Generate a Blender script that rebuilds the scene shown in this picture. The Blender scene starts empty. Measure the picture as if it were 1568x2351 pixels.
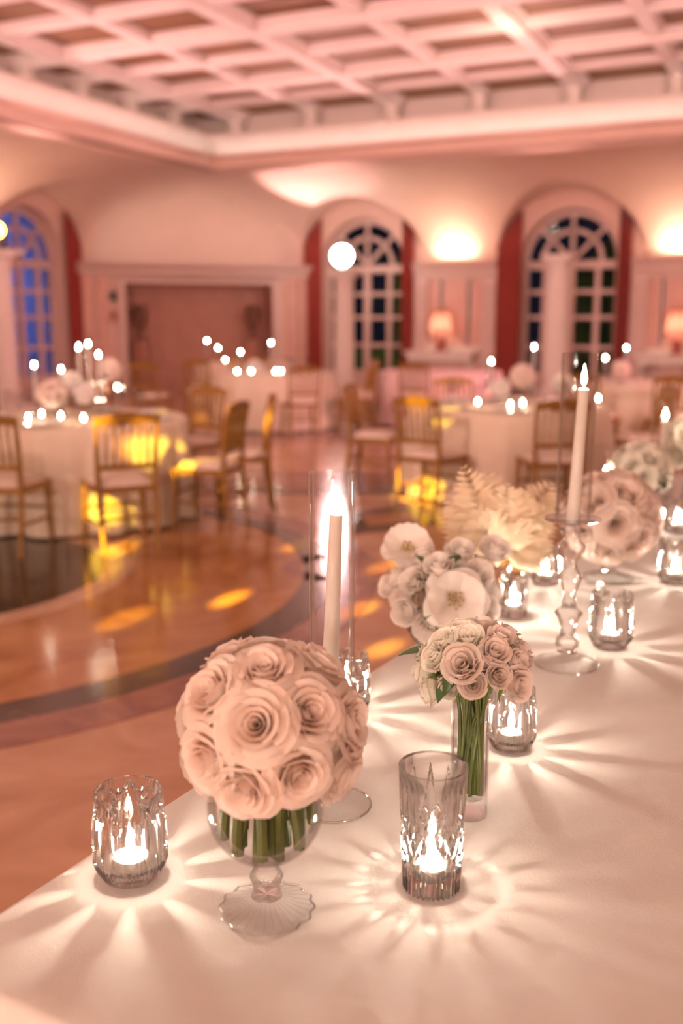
import bpy, bmesh, math, random
from mathutils import Vector, Matrix, Quaternion
random.seed(7)
SC = bpy.context.scene
COL = SC.collection
PI = math.pi
sin, cos, sqrt, rad = math.sin, math.cos, math.sqrt, math.radians

# ------------------------------------------------------------------ camera
CAM_H, PITCH, YAW, FPX = 1.5, rad(11.0), rad(25.2), 2286.0
cd = bpy.data.cameras.new('camera'); cam = bpy.data.objects.new('camera', cd); COL.objects.link(cam)
cam.location = (0, 0, CAM_H); cam.rotation_euler = (PI/2 - PITCH, 0, YAW)
cd.sensor_fit = 'VERTICAL'; cd.sensor_height = 36; cd.lens = 35; cd.clip_start = .05
cd.dof.use_dof = True; cd.dof.focus_distance = 1.45; cd.dof.aperture_fstop = 2.4
SC.camera = cam

# ------------------------------------------------------------------ world, exposure
w = bpy.data.worlds.new('night'); SC.world = w; w.use_nodes = True
w.node_tree.nodes['Background'].inputs[0].default_value = (.004, .005, .010, 1)
w.node_tree.nodes['Background'].inputs[1].default_value = 1.0
vs = SC.view_settings
vs.view_transform = 'Standard'; vs.look = 'None'; vs.gamma = 1; vs.use_curve_mapping = False
vs.exposure = 0.33
cy = SC.cycles
cy.max_bounces = 8; cy.diffuse_bounces = 3; cy.glossy_bounces = 3; cy.transmission_bounces = 8
cy.use_adaptive_sampling = True; cy.adaptive_threshold = .12; cy.adaptive_min_samples = 16
cy.transparent_max_bounces = 24; cy.sample_clamp_indirect = 4.0; cy.sample_clamp_direct = 0
cy.caustics_refractive = True; cy.caustics_reflective = False; cy.use_denoising = True

# ------------------------------------------------------------------ the lamps of the room and added fill lights
def light(name, kind, loc, energy, col, target=None, **kw):
    l = bpy.data.lights.new(name, kind); l.energy = energy; l.color = col
    o = bpy.data.objects.new(name, l); COL.objects.link(o); o.location = loc
    for k, v in kw.items(): setattr(l, k, v)
    if target is not None:
        o.rotation_euler = (Vector(target) - Vector(loc)).to_track_quat('-Z', 'Y').to_euler()
    return o
WARM = (1.0, .62, .40); PINK = (1.0, .40, .38); CREAM = (1.0, .74, .52); YEL = (1.0, .66, .03)
LEDGE = 2.62
# cove strips lying on top of the cornice, washing the coffered ceiling
light('cove_strip_back', 'AREA', (-.4, 17.45, 4.97), 22, (1, .74, .64), (-.4, 16.4, 5.9), shape='RECTANGLE', size=20.6, size_y=.08)
light('cove_strip_left', 'AREA', (-11.15, 6.9, 4.97), 22, (1, .74, .64), (-10.1, 6.9, 5.9), shape='RECTANGLE', size=20.6, size_y=.08)
# white LED strips on the lip of the frieze, washing the crown moulding
light('crown_strip_back', 'AREA', (0, 16.98, 4.555), 10, (1, .93, .86), (0, 17.16, 4.80), shape='RECTANGLE', size=21.4, size_y=.03)
light('crown_strip_left', 'AREA', (-10.68, 5.9, 4.555), 10, (1, .93, .86), (-10.86, 5.9, 4.80), shape='RECTANGLE', size=22, size_y=.03)
# pink wash lamps on stands around the room, aimed at ceiling and walls
for i, (p, t, e) in enumerate([((-3, 2, 2.6), (-5, 12, 5.6), 900), ((3, 6, 2.6), (-2, 15, 5.5), 900),
                               ((-9.5, 6, 2.4), (-7, 13, 5.6), 600),
                               ((-8.6, 17.9, 2.95), (-7.5, 10.5, 5.4), 420), ((-4.3, 17.9, 2.75), (-4.5, 10.5, 5.4), 420), ((-11.4, 12.3, 3.1), (-6, 12.5, 5.4), 380)]):
    light('pink_wash', 'SPOT', p, e*1.1, (1, .58, .55), t, spot_size=rad(110), spot_blend=1, shadow_soft_size=.15)
light('pink_wash', 'SPOT', (4.5, 13.0, 3.2), 1500, (1, .34, .42), (-5.5, 11.5, .2), spot_size=rad(60), spot_blend=1, shadow_soft_size=.2)
# added fill lights with no fixtures: low behind the camera, high over the hall
for p in [(2.2, -4.6, 2.05), (-3.8, -4.4, 2.05)]: light('front_fill', 'POINT', p, 500, (1, .79, .66), shadow_soft_size=.35)
for p, e in [((-9.3, 2.6, 4.7), 230), ((1.5, 9.5, 4.7), 135), ((-4.0, 13.5, 4.7), 25)]:
    light('hall_fill', 'POINT', p, e, (1, .69, .52), shadow_soft_size=.35)

# ------------------------------------------------------------------ projection helpers (photo pixel -> point of the room)
FH = Vector((-sin(YAW), cos(YAW), 0)); RT = Vector((cos(YAW), sin(YAW), 0)); UPZ = Vector((0, 0, 1))
FW = FH*cos(PITCH) - UPZ*sin(PITCH); UP = FH*sin(PITCH) + UPZ*cos(PITCH); CAMP = Vector((0, 0, CAM_H))
def ray(x, y): return FW + RT*((x-784)/FPX) + UP*((1175.5-y)/FPX)
def onz(x, y, z):
    r = ray(x, y); return CAMP + r*((z-CAM_H)/r.z)
def zat(b, y):
    lo, hi = -1.0, 6.0
    for _ in range(50):
        m = (lo+hi)/2; d = Vector((b[0], b[1], m)) - CAMP
        if 1175.5 - FPX*d.dot(UP)/d.dot(FW) > y: lo = m
        else: hi = m
    return lo
def ondepth(x, y, dist):                       # horizontal distance along the view
    r = ray(x, y); return CAMP + r*(dist/r.dot(FH))
def onsphere(x, y, c, r):
    d = ray(x, y).normalized(); oc = CAMP - Vector(c); b = oc.dot(d); q = b*b - oc.dot(oc) + r*r
    t = -b - sqrt(q) if q > 0 else -b
    return CAMP + d*t

# ------------------------------------------------------------------ materials
def nodes(name):
    m = bpy.data.materials.new(name); m.use_nodes = True; nt = m.node_tree; nt.nodes.clear()
    return m, nt, nt.nodes.new('ShaderNodeOutputMaterial')
def principled(name, col, rough=.6, metal=0, var=.12, scale=8, bump=0, bscale=60, col2=None, sheen=0, spec=.5, detail=4, dist=0):
    m, nt, out = nodes(name); b = nt.nodes.new('ShaderNodeBsdfPrincipled')
    b.inputs['Roughness'].default_value = rough; b.inputs['Metallic'].default_value = metal
    b.inputs['Specular IOR Level'].default_value = spec; b.inputs['Sheen Weight'].default_value = sheen
    tc = nt.nodes.new('ShaderNodeTexCoord'); n = nt.nodes.new('ShaderNodeTexNoise')
    n.inputs['Scale'].default_value = scale; n.inputs['Detail'].default_value = detail; n.inputs['Distortion'].default_value = dist
    nt.links.new(tc.outputs['Object'], n.inputs['Vector'])
    r = nt.nodes.new('ShaderNodeValToRGB')
    c2 = col2 or tuple(c*(1-var) for c in col)
    r.color_ramp.elements[0].color = (*c2, 1); r.color_ramp.elements[1].color = (*col, 1)
    r.color_ramp.elements[0].position = .3; r.color_ramp.elements[1].position = .7
    nt.links.new(n.outputs['Fac'], r.inputs[0]); nt.links.new(r.outputs[0], b.inputs['Base Color'])
    if bump:
        n2 = nt.nodes.new('ShaderNodeTexNoise'); n2.inputs['Scale'].default_value = bscale
        nt.links.new(tc.outputs['Object'], n2.inputs['Vector'])
        bp = nt.nodes.new('ShaderNodeBump'); bp.inputs['Strength'].default_value = bump; bp.inputs['Distance'].default_value = .01
        nt.links.new(n2.outputs['Fac'], bp.inputs['Height']); nt.links.new(bp.outputs[0], b.inputs['Normal'])
    nt.links.new(b.outputs[0], out.inputs[0]); return m
def petal_mat(name, col, col2, trans=.3):
    m, nt, out = nodes(name)
    tc = nt.nodes.new('ShaderNodeTexCoord'); n = nt.nodes.new('ShaderNodeTexNoise'); n.inputs['Scale'].default_value = 30
    nt.links.new(tc.outputs['Object'], n.inputs['Vector'])
    r = nt.nodes.new('ShaderNodeValToRGB'); r.color_ramp.elements[0].color = (*col2, 1); r.color_ramp.elements[1].color = (*col, 1)
    r.color_ramp.elements[0].position = .35; r.color_ramp.elements[1].position = .65
    nt.links.new(n.outputs['Fac'], r.inputs[0])
    d = nt.nodes.new('ShaderNodeBsdfDiffuse'); t = nt.nodes.new('ShaderNodeBsdfTranslucent'); mx = nt.nodes.new('ShaderNodeMixShader')
    nt.links.new(r.outputs[0], d.inputs[0]); nt.links.new(r.outputs[0], t.inputs[0]); mx.inputs[0].default_value = trans
    nt.links.new(d.outputs[0], mx.inputs[1]); nt.links.new(t.outputs[0], mx.inputs[2]); nt.links.new(mx.outputs[0], out.inputs[0])
    return m
def thin_glass(name, blend=.25, gl=.9, amt=.42):
    m, nt, out = nodes(name)
    lw = nt.nodes.new('ShaderNodeLayerWeight'); lw.inputs['Blend'].default_value = blend
    n = nt.nodes.new('ShaderNodeTexNoise'); n.inputs['Scale'].default_value = 14; mr = nt.nodes.new('ShaderNodeMapRange')
    mr.inputs[3].default_value = .93; mr.inputs[4].default_value = .99; nt.links.new(n.outputs['Fac'], mr.inputs[0])
    t = nt.nodes.new('ShaderNodeBsdfTransparent'); g = nt.nodes.new('ShaderNodeBsdfGlossy'); g.inputs['Roughness'].default_value = .02
    g.inputs['Color'].default_value = (gl, gl, gl, 1); nt.links.new(mr.outputs[0], t.inputs[0])
    mx = nt.nodes.new('ShaderNodeMixShader')
    mu = nt.nodes.new('ShaderNodeMath'); mu.operation = 'MULTIPLY'; mu.inputs[1].default_value = amt; nt.links.new(lw.outputs['Fresnel'], mu.inputs[0])
    nt.links.new(mu.outputs[0], mx.inputs[0]); nt.links.new(t.outputs[0], mx.inputs[1]); nt.links.new(g.outputs[0], mx.inputs[2])
    nt.links.new(mx.outputs[0], out.inputs[0]); return m
def crystal(name, mixf=.5, ior=1.45, k=2.4, cap=.9, rough=.0, power=1.0):
    # cut crystal: part of the light goes straight through, part is bent by the facets
    m, nt, out = nodes(name)
    lw = nt.nodes.new('ShaderNodeLayerWeight'); lw.inputs['Blend'].default_value = .5
    n = nt.nodes.new('ShaderNodeTexNoise'); n.inputs['Scale'].default_value = 20; mr = nt.nodes.new('ShaderNodeMapRange')
    mr.inputs[3].default_value = .985; mr.inputs[4].default_value = 1; nt.links.new(n.outputs['Fac'], mr.inputs[0])
    t = nt.nodes.new('ShaderNodeBsdfTransparent'); g = nt.nodes.new('ShaderNodeBsdfGlass'); g.inputs['IOR'].default_value = ior
    nt.links.new(mr.outputs[0], t.inputs[0])
    ma = nt.nodes.new('ShaderNodeMath'); ma.operation = 'MULTIPLY_ADD'; ma.inputs[1].default_value = k; ma.inputs[2].default_value = mixf; mi = nt.nodes.new('ShaderNodeMath'); mi.operation = 'MINIMUM'; mi.inputs[1].default_value = cap; nt.links.new(ma.outputs[0], mi.inputs[0])
    pw = nt.nodes.new('ShaderNodeMath'); pw.operation = 'POWER'; pw.inputs[1].default_value = power; nt.links.new(lw.outputs['Facing'], pw.inputs[0]); nt.links.new(pw.outputs[0], ma.inputs[0])
    mx = nt.nodes.new('ShaderNodeMixShader')
    g.inputs['Roughness'].default_value = rough
    nt.links.new(mi.outputs[0], mx.inputs[0]); nt.links.new(t.outputs[0], mx.inputs[1]); nt.links.new(g.outputs[0], mx.inputs[2])
    fr = nt.nodes.new('ShaderNodeFresnel'); fr.inputs['IOR'].default_value = 1.5; fm = nt.nodes.new('ShaderNodeMath'); fm.operation = 'MULTIPLY'; fm.inputs[1].default_value = .6
    gs = nt.nodes.new('ShaderNodeBsdfGlossy'); gs.inputs['Roughness'].default_value = .04; m2 = nt.nodes.new('ShaderNodeMixShader')
    nt.links.new(fr.outputs[0], fm.inputs[0]); nt.links.new(fm.outputs[0], m2.inputs[0]); nt.links.new(mx.outputs[0], m2.inputs[1]); nt.links.new(gs.outputs[0], m2.inputs[2])
    nt.links.new(m2.outputs[0], out.inputs[0]); return m
def emit(name, col, st):
    m, nt, out = nodes(name); e = nt.nodes.new('ShaderNodeEmission')
    e.inputs[0].default_value = (*col, 1); e.inputs[1].default_value = st; nt.links.new(e.outputs[0], out.inputs[0]); return m
def marble(name, c1, c2, rough=.14, scale=1.6):
    return principled(name, c1, rough, 0, col2=c2, scale=scale, detail=9, dist=2.2)

M = {}
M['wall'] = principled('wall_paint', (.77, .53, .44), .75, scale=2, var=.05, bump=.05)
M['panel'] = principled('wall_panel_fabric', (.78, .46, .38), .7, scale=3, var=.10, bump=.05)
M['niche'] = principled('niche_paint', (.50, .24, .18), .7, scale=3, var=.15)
M['plaster'] = principled('white_plaster', (.84, .73, .66), .7, scale=3, var=.05)
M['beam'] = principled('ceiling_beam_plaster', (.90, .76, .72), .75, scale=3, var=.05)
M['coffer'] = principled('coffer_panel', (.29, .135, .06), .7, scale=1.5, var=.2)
M['curtain'] = principled('red_curtain', (.42, .055, .04), .85, scale=12, var=.3, sheen=.3)
M['frame'] = principled('window_paint', (.72, .52, .46), .5, var=.05)
M['pane'] = thin_glass('window_pane', .15)
M['floor'] = marble('floor_marble', (.66, .39, .26), (.50, .26, .15))
M['amber'] = marble('amber_marble', (.60, .30, .13), (.36, .14, .05), scale=1.1)
M['dark'] = marble('dark_marble', (.10, .065, .045), (.04, .025, .018), scale=3)
M['rosso'] = marble('rosso_marble', (.40, .18, .13), (.24, .09, .07), scale=3)
M['palem'] = marble('pale_marble', (.74, .50, .38), (.60, .36, .25), scale=2)
M['cloth'] = principled('table_linen', (.72, .67, .62), .85, scale=18, var=.05, bump=.12, bscale=420, sheen=.1)
M['cloth2'] = principled('round_table_linen', (.78, .65, .50), .85, scale=8, var=.06, bump=.08, bscale=100)
M['pinkcloth'] = principled('pink_table_linen', (.84, .58, .56), .85, scale=8, var=.06)
M['gold'] = principled('gilded_wood', (.35, .17, .035), .38, .3, scale=20, var=.3)
M['cushion'] = principled('ivory_cushion', (.82, .66, .56), .85, scale=10, var=.08)
M['wood'] = principled('table_wood', (.30, .18, .10), .6, scale=10, var=.3)
M['glass'] = thin_glass('clear_glass', .16)
M['crystal'] = crystal('cut_crystal', .01, 1.33, 4.2, .88, .12, 2.2)
M['crystal2'] = crystal('pressed_crystal', .01, 1.45, .8, .8, .06, 3.0)
M['stemglass'] = crystal('stem_crystal', .10, 1.4, 1.2, .8, .05, 1.5)
M['tube'] = thin_glass('tube_glass', .18, .95, .36)
M['clear'] = thin_glass('foot_glass', .10, .95, .10)
M['water'] = thin_glass('water', .05, .6)
M['wax'] = petal_mat('candle_wax', (.95, .89, .82), (.93, .86, .78), .35)
M['wick'] = principled('wick', (.06, .04, .03), .9)
def flame_mat():
    m, nt, out = nodes('flame_glow'); e = nt.nodes.new('ShaderNodeEmission'); t = nt.nodes.new('ShaderNodeBsdfTransparent'); a = nt.nodes.new('ShaderNodeAddShader')
    e.inputs[0].default_value = (1.0, .82, .60, 1); e.inputs[1].default_value = 80
    nt.links.new(e.outputs[0], a.inputs[0]); nt.links.new(t.outputs[0], a.inputs[1]); nt.links.new(a.outputs[0], out.inputs[0])
    m.cycles.emission_sampling = 'NONE'; return m
M['flame'] = flame_mat()
M['flame_far'] = emit('flame_far', (1.0, .80, .56), 170)
M['flamebase'] = emit('flame_base', (.25, .35, 1.0), 1.2)
M['bulb'] = emit('lit_bulb', (1.0, .86, .78), 26)
M['bulby'] = emit('lit_yellow_lens', (1.0, .66, .05), 30)
M['shade'] = petal_mat('lamp_shade_fabric', (.86, .46, .36), (.80, .40, .30), .5)
M['terra'] = principled('red_lacquer', (.48, .12, .08), .35, var=.2)
M['black'] = principled('black_metal', (.03, .03, .03), .5)
M['rose'] = petal_mat('peach_rose_petal', (.97, .85, .77), (.96, .79, .70), .42)
M['spray'] = petal_mat('blush_spray_petal', (.97, .88, .82), (.96, .83, .75), .34)
M['cream'] = petal_mat('cream_spray_petal', (.97, .94, .85), (.96, .91, .79), .34)
M['white'] = petal_mat('white_petal', (.98, .92, .87), (.97, .89, .83), .42)
M['ivory'] = petal_mat('ivory_plume', (.88, .74, .56), (.82, .64, .44), .25)
M['stamen'] = principled('stamen', (.60, .40, .06), .8, scale=200, var=.4)
M['stem'] = principled('flower_stem', (.13, .16, .035), .5, scale=30, var=.35)
M['leaf'] = principled('leaf_green', (.07, .14, .035), .45, scale=30, var=.4)
M['sepal'] = principled('sepal_green', (.24, .32, .07), .6, scale=30, var=.3)
M['china'] = principled('white_china', (.85, .80, .75), .25)
M['urn'] = principled('urn_bronze', (.20, .09, .06), .5, var=.3)
M['ext'] = principled('exterior_grey', (.55, .55, .60), .8)
M['hedge'] = principled('hedge_green', (.10, .20, .05), .8, scale=20, var=.5)

# ------------------------------------------------------------------ mesh helpers
def tag(o, label=None, cat=None, group=None, kind=None):
    if label: o['label'] = label
    if cat: o['category'] = cat
    if group: o['group'] = group
    if kind: o['kind'] = kind
    return o
def link_mesh(name, me, mat, parent=None):
    if mat is not None and len(me.materials) == 0: me.materials.append(mat)
    o = bpy.data.objects.new(name, me); COL.objects.link(o)
    if parent is not None: o.parent = parent
    return o
def mk(name, v, f, smooth=True, sharp=None):
    me = bpy.data.meshes.new(name); me.from_pydata([tuple(p) for p in v], [], f); me.update()
    me.polygons.foreach_set('use_smooth', [smooth]*len(me.polygons))
    if sharp: me.set_sharp_from_angle(angle=rad(sharp))
    return me
def obj(name, v, f, mat, parent=None, smooth=True, sharp=None):
    return link_mesh(name, mk(name, v, f, smooth, sharp), mat, parent)
def thing(name, label, cat, loc=(0, 0, 0), rz=0, group=None):
    o = bpy.data.objects.new(name, None); o.empty_display_size = .05; COL.objects.link(o)
    o.location = loc; o.rotation_euler = (0, 0, rz); return tag(o, label, cat, group)
def copy_tree(o, parent=None):
    c = o.copy(); COL.objects.link(c); c.parent = parent
    for ch in list(o.children): copy_tree(ch, c)
    return c
class B:
    def __init__(s): s.v = []; s.f = []
    def add(s, v, f):
        n = len(s.v); s.v += [Vector(p) for p in v]; s.f += [tuple(i+n for i in q) for q in f]; return s
    def box(s, a, b):
        x0, y0, z0 = a; x1, y1, z1 = b
        return s.add([(x0,y0,z0),(x1,y0,z0),(x1,y1,z0),(x0,y1,z0),(x0,y0,z1),(x1,y0,z1),(x1,y1,z1),(x0,y1,z1)],
                     [(3,2,1,0),(4,5,6,7),(0,1,5,4),(1,2,6,5),(2,3,7,6),(3,0,4,7)])
    def lathe(s, prof, n=24, c=(0, 0, 0), fn=None, close=False):
        base = len(s.v); m = len(prof)
        for (r, z) in prof:
            for k in range(n):
                a = 2*PI*k/n; rr = r if fn is None else fn(r, z, a)
                s.v.append(Vector((c[0]+rr*cos(a), c[1]+rr*sin(a), c[2]+z)))
        for i in range(m if close else m-1):
            j = (i+1) % m
            for k in range(n):
                l = (k+1) % n
                s.f.append((base+i*n+k, base+i*n+l, base+j*n+l, base+j*n+k))
        return s
    def tube(s, pts, r, n=8, cap=True):
        pts = [Vector(p) for p in pts]; rs = r if isinstance(r, (list, tuple)) else [r]*len(pts)
        base = len(s.v); m = len(pts)
        for i, p in enumerate(pts):
            d = (pts[min(i+1, m-1)] - pts[max(i-1, 0)]).normalized()
            a = d.orthogonal().normalized() if i == 0 else (a - d*a.dot(d)).normalized()
            b = d.cross(a)
            for k in range(n):
                t = 2*PI*k/n; s.v.append(p + (a*cos(t) + b*sin(t))*rs[i])
        for i in range(m-1):
            for k in range(n):
                l = (k+1) % n; s.f.append((base+i*n+k, base+i*n+l, base+(i+1)*n+l, base+(i+1)*n+k))
        if cap:
            s.f.append(tuple(base+k for k in reversed(range(n)))); s.f.append(tuple(base+(m-1)*n+k for k in range(n)))
        return s
    def build(s, name, mat, parent=None, smooth=True, sharp=40):
        return obj(name, s.v, s.f, mat, parent, smooth, sharp)
    def mesh(s, name, smooth=True, sharp=40): return mk(name, s.v, s.f, smooth, sharp)
def struct(o, label=None): 
    o['kind'] = 'structure'
    if label: o['label'] = label
    return o

# ================================================================== THE ROOM
XL, YB, DIAG = -13.7, 20.0, 3.5           # left wall, back wall, cut of the diagonal corner
COVE = 2.9; CT = 4.26
XR, YF = 11.0, -7.0
# floor with inlaid marble
fl = struct(B().box((XL-.4, YF, -.12), (XR, YB+.4, 0)).build('floor', M['floor'], smooth=False))
def ring(name, c, r0, r1, mat, h, n=96):
    b = B()
    if r0 <= 0: b.lathe([(.001, h), (r1, h), (r1, 0)], n, (c[0], c[1], 0))
    else: b.lathe([(r0, 0), (r0, h), (r1, h), (r1, 0)], n, (c[0], c[1], 0))
    return b.build(name, mat, fl)
mc = (-4.78, 4.1)
ring('dark_disc', mc, 0, 1.15, M['dark'], .004); ring('pale_border', mc, 1.15, 1.31, M['palem'], .004)
ring('amber_field', mc, 1.31, 2.36, M['amber'], .003)
ring('dark_band', mc, 2.36, 2.56, M['dark'], .004); ring('rosso_band', mc, 2.56, 2.80, M['rosso'], .003)
for c in [(-4.78, 10.0), (1.1, 4.1+5.9), (-10.6, 10.0)]:
    ring('dark_band', c, 2.36, 2.56, M['dark'], .004); ring('amber_field', c, 1.31, 2.36, M['rosso'], .003)
def diamond(cx, cy, a, b2, mat, h):
    B().add([(cx-a, cy, h), (cx, cy-b2, h), (cx+a, cy, h), (cx, cy+b2, h), (cx-a, cy, 0), (cx, cy-b2, 0), (cx+a, cy, 0), (cx, cy+b2, 0)],
            [(0, 1, 2, 3), (4, 5, 1, 0), (5, 6, 2, 1), (6, 7, 3, 2), (7, 4, 0, 3)]).build('diamond_inlay', mat, fl, smooth=False)
diamond(-2.85, 6.9, .42, .62, M['dark'], .005); diamond(-2.85, 6.9, .24, .36, M['amber'], .007)
ring('round_inlay', (-2.55, 5.35), .22, .34, M['rosso'], .004, 48)

# --- walls with arched openings. A wall runs along s with inside normal; P(s,w,z) maps to the room
WIN_R, WIN_SP = .98, 2.62
def arch_top(s, c, r, sp, k=1.0):
    d = abs(s-c); return sp + k*sqrt(max(0, r*r-d*d)) if d < r else None
LUN_R, LUN_H = 1.45, 1.33
def zlun(s, centers):
    z = LEDGE
    for c in centers:
        d = abs(s-c)
        if d < LUN_R: z = max(z, LEDGE + LUN_H*sqrt(1-(d/LUN_R)**2))
    return z
def wall(name, P, s0, s1, openings, lun):
    b = B(); ss = set([s0, s1])
    n = int((s1-s0)/.25)
    for i in range(n+1): ss.add(s0+(s1-s0)*i/n)
    for c in openings:
        for i in range(33): ss.add(c - WIN_R*cos(PI*i/32))
    for c in lun:
        for i in range(25): ss.add(c - LUN_R*cos(PI*i/24))
    ss = sorted(x for x in ss if s0 <= x <= s1)
    for a, q in zip(ss[:-1], ss[1:]):
        if q-a < 1e-5: continue
        m = (a+q)/2; op = None
        for c in openings:
            if abs(m-c) < WIN_R: op = c
        def bot(s): return 0 if op is None else (arch_top(s, op, WIN_R+1e-6, WIN_SP) or WIN_SP)
        ta, tq = zlun(a, lun)+.02, zlun(q, lun)+.02
        b.add([P(a, 0, bot(a)), P(q, 0, bot(q)), P(q, 0, tq), P(a, 0, ta)], [(0, 1, 2, 3)])
        if op is not None:       # soffit
            b.add([P(a, 0, bot(a)), P(q, 0, bot(q)), P(q, -.4, bot(q)), P(a, -.4, bot(a))], [(0, 3, 2, 1)])
    for c in openings:           # jambs
        for e in (-1, 1):
            b.add([P(c+e*WIN_R, 0, 0), P(c+e*WIN_R, -.4, 0), P(c+e*WIN_R, -.4, WIN_SP), P(c+e*WIN_R, 0, WIN_SP)], [(0, 1, 2, 3)])
    return struct(b.build(name, M['wall'], sharp=30))
WB = [-8.92, -4.5, -.1, 4.3]; WL = [15.15, 10.6, 6.1]
PB = lambda s, w_, z: (s, YB-w_, z)                 # back wall
PL = lambda s, w_, z: (XL+w_, s, z)                 # left wall
wall_back = wall('wall_back', PB, XL+DIAG, XR, WB, WB)
wall_left = wall('wall_left', PL, YF, YB-DIAG, WL, WL)
struct(B().box((XR, YF-.2, 0), (XR+.2, YB+.4, 6)).build('wall_right', M['wall'], smooth=False))
struct(B().box((XL-.4, YF-.2, 0), (XR+.2, YF, 6)).build('wall_front', M['wall'], smooth=False))
# cove vault with lunettes
def zcove(wd):
    wd = max(0, min(COVE, wd)); return LEDGE + (CT-LEDGE)*sqrt(max(0, 1-(1-wd/COVE)**2))
def cove(name, P, s0, s1, lun, mitre):
    ns = int((s1-s0)/.06); nt_ = 36; v = []; f = []
    for i in range(ns+1):
        s = s0+(s1-s0)*i/ns
        for j in range(nt_+1):
            wd = COVE*(1-cos(PI/2*j/nt_))
            v.append(P(s, wd, max(zcove(min(wd, mitre(s))), zlun(s, lun))))
    for i in range(ns):
        for j in range(nt_):
            sm = s0+(s1-s0)*(i+.5)/ns; wm = COVE*(1-cos(PI/2*(j+.5)/nt_))
            x, y, _ = P(sm, wm, 0)
            if x - y + (YB - XL - DIAG) < -.05: continue       # behind the diagonal wall
            f.append((i*(nt_+1)+j, (i+1)*(nt_+1)+j, (i+1)*(nt_+1)+j+1, i*(nt_+1)+j+1))
    return struct(obj(name, v, f, M['wall'], sharp=35))
cove('ceiling_cove_back', PB, XL, XR, WB, lambda s: s-XL)
cove('ceiling_cove_left', PL, YF, YB, WL, lambda s: YB-s)
# diagonal corner: local s along the wall, d = depth behind its plane
D0 = Vector((XL, YB-DIAG, 0)); D1 = Vector((XL+DIAG, YB, 0)); DL = (D1-D0).length; DT = (D1-D0).normalized(); DN = Vector((DT.y, -DT.x, 0)).normalized()
def PD(s, w_, z): 
    p = D0 + DT*s + DN*w_; return (p.x, p.y, z)
NS0, NS1, NZ = .95, DL-.85, 2.22
b = B()
b.add([PD(0,0,0), PD(NS0,0,0), PD(NS0,0,LEDGE), PD(0,0,LEDGE)], [(0,1,2,3)])
b.add([PD(NS1,0,0), PD(DL,0,0), PD(DL,0,LEDGE), PD(NS1,0,LEDGE)], [(0,1,2,3)])
b.add([PD(NS0,0,NZ), PD(NS1,0,NZ), PD(NS1,0,LEDGE), PD(NS0,0,LEDGE)], [(0,1,2,3)])
n = 40; mrows = 16; v = []; f = []
for i in range(n+1):
    s = DL*i/n; dl = min(s, DL-s)/sqrt(2)
    top = zcove(dl) + .03
    for j in range(mrows+1):
        z = LEDGE + (top-LEDGE)*j/mrows
        q = 1 - ((s-DL/2)/(DL*.44))**2 - ((z-LEDGE)/(1.50))**2
        v.append(PD(s, -1.1*sqrt(q) if q > 0 else 0, z))
for i in range(n):
    for j in range(mrows): f.append((i*(mrows+1)+j, (i+1)*(mrows+1)+j, (i+1)*(mrows+1)+j+1, i*(mrows+1)+j+1))
wd_ = struct(b.build('wall_corner', M['wall'], smooth=False))
obj('apse', v, f, M['wall'], wd_)
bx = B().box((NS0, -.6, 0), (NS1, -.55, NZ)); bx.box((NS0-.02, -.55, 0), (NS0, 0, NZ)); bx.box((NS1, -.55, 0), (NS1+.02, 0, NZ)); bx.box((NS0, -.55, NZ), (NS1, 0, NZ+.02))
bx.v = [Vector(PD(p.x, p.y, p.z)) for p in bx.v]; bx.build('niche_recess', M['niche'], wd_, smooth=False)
for (a, q, h) in [(NS0-.14, NS0, NZ+.14), (NS1, NS1+.14, NZ+.14)]:
    t = B().box((a, 0, 0), (q, .06, h)); t.v = [Vector(PD(p.x, p.y, p.z)) for p in t.v]; t.build('niche_trim', M['frame'], wd_, smooth=False)
t = B().box((NS0, 0, NZ), (NS1, .06, NZ+.14)); t.v = [Vector(PD(p.x, p.y, p.z)) for p in t.v]; t.build('niche_trim', M['frame'], wd_, smooth=False)
for s in (.18, .48, DL-.42, DL-.15):
    t = B().box((s-.10, 0, 0), (s+.10, .08, LEDGE-.15)); t.v = [Vector(PD(p.x, p.y, p.z)) for p in t.v]; t.build('pilaster', M['panel'], wd_, smooth=False)
# panel mouldings inside the niche
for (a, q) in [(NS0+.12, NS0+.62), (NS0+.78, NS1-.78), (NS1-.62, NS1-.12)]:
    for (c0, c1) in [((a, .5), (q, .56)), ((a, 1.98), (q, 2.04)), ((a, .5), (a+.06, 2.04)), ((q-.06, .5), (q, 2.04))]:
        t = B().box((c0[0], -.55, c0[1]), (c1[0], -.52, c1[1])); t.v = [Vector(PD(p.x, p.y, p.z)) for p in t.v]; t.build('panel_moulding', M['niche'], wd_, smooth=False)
for k, s in enumerate((NS0+.32, NS1-.36)):
    x, y, _ = PD(s, -.30, 0)
    u = thing('stone_urn', ['dark bronze urn on a pedestal at the left side of the corner niche', 'dark bronze urn on a pedestal at the right side of the corner niche'][k], 'urn', (x, y, 0), 0, 'urns in the corner niche')
    B().box((-.13, -.13, 0), (.13, .13, 1.05)).build('pedestal', M['niche'], u, smooth=False)
    B().lathe([(0, 1.05), (.10, 1.05), (.10, 1.10), (.04, 1.16), (.05, 1.22), (.12, 1.42), (.155, 1.62), (.10, 1.70), (.13, 1.76), (.15, 1.78), (.10, 1.76), (0, 1.74)], 24).build('urn_body', M['urn'], u)
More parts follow.
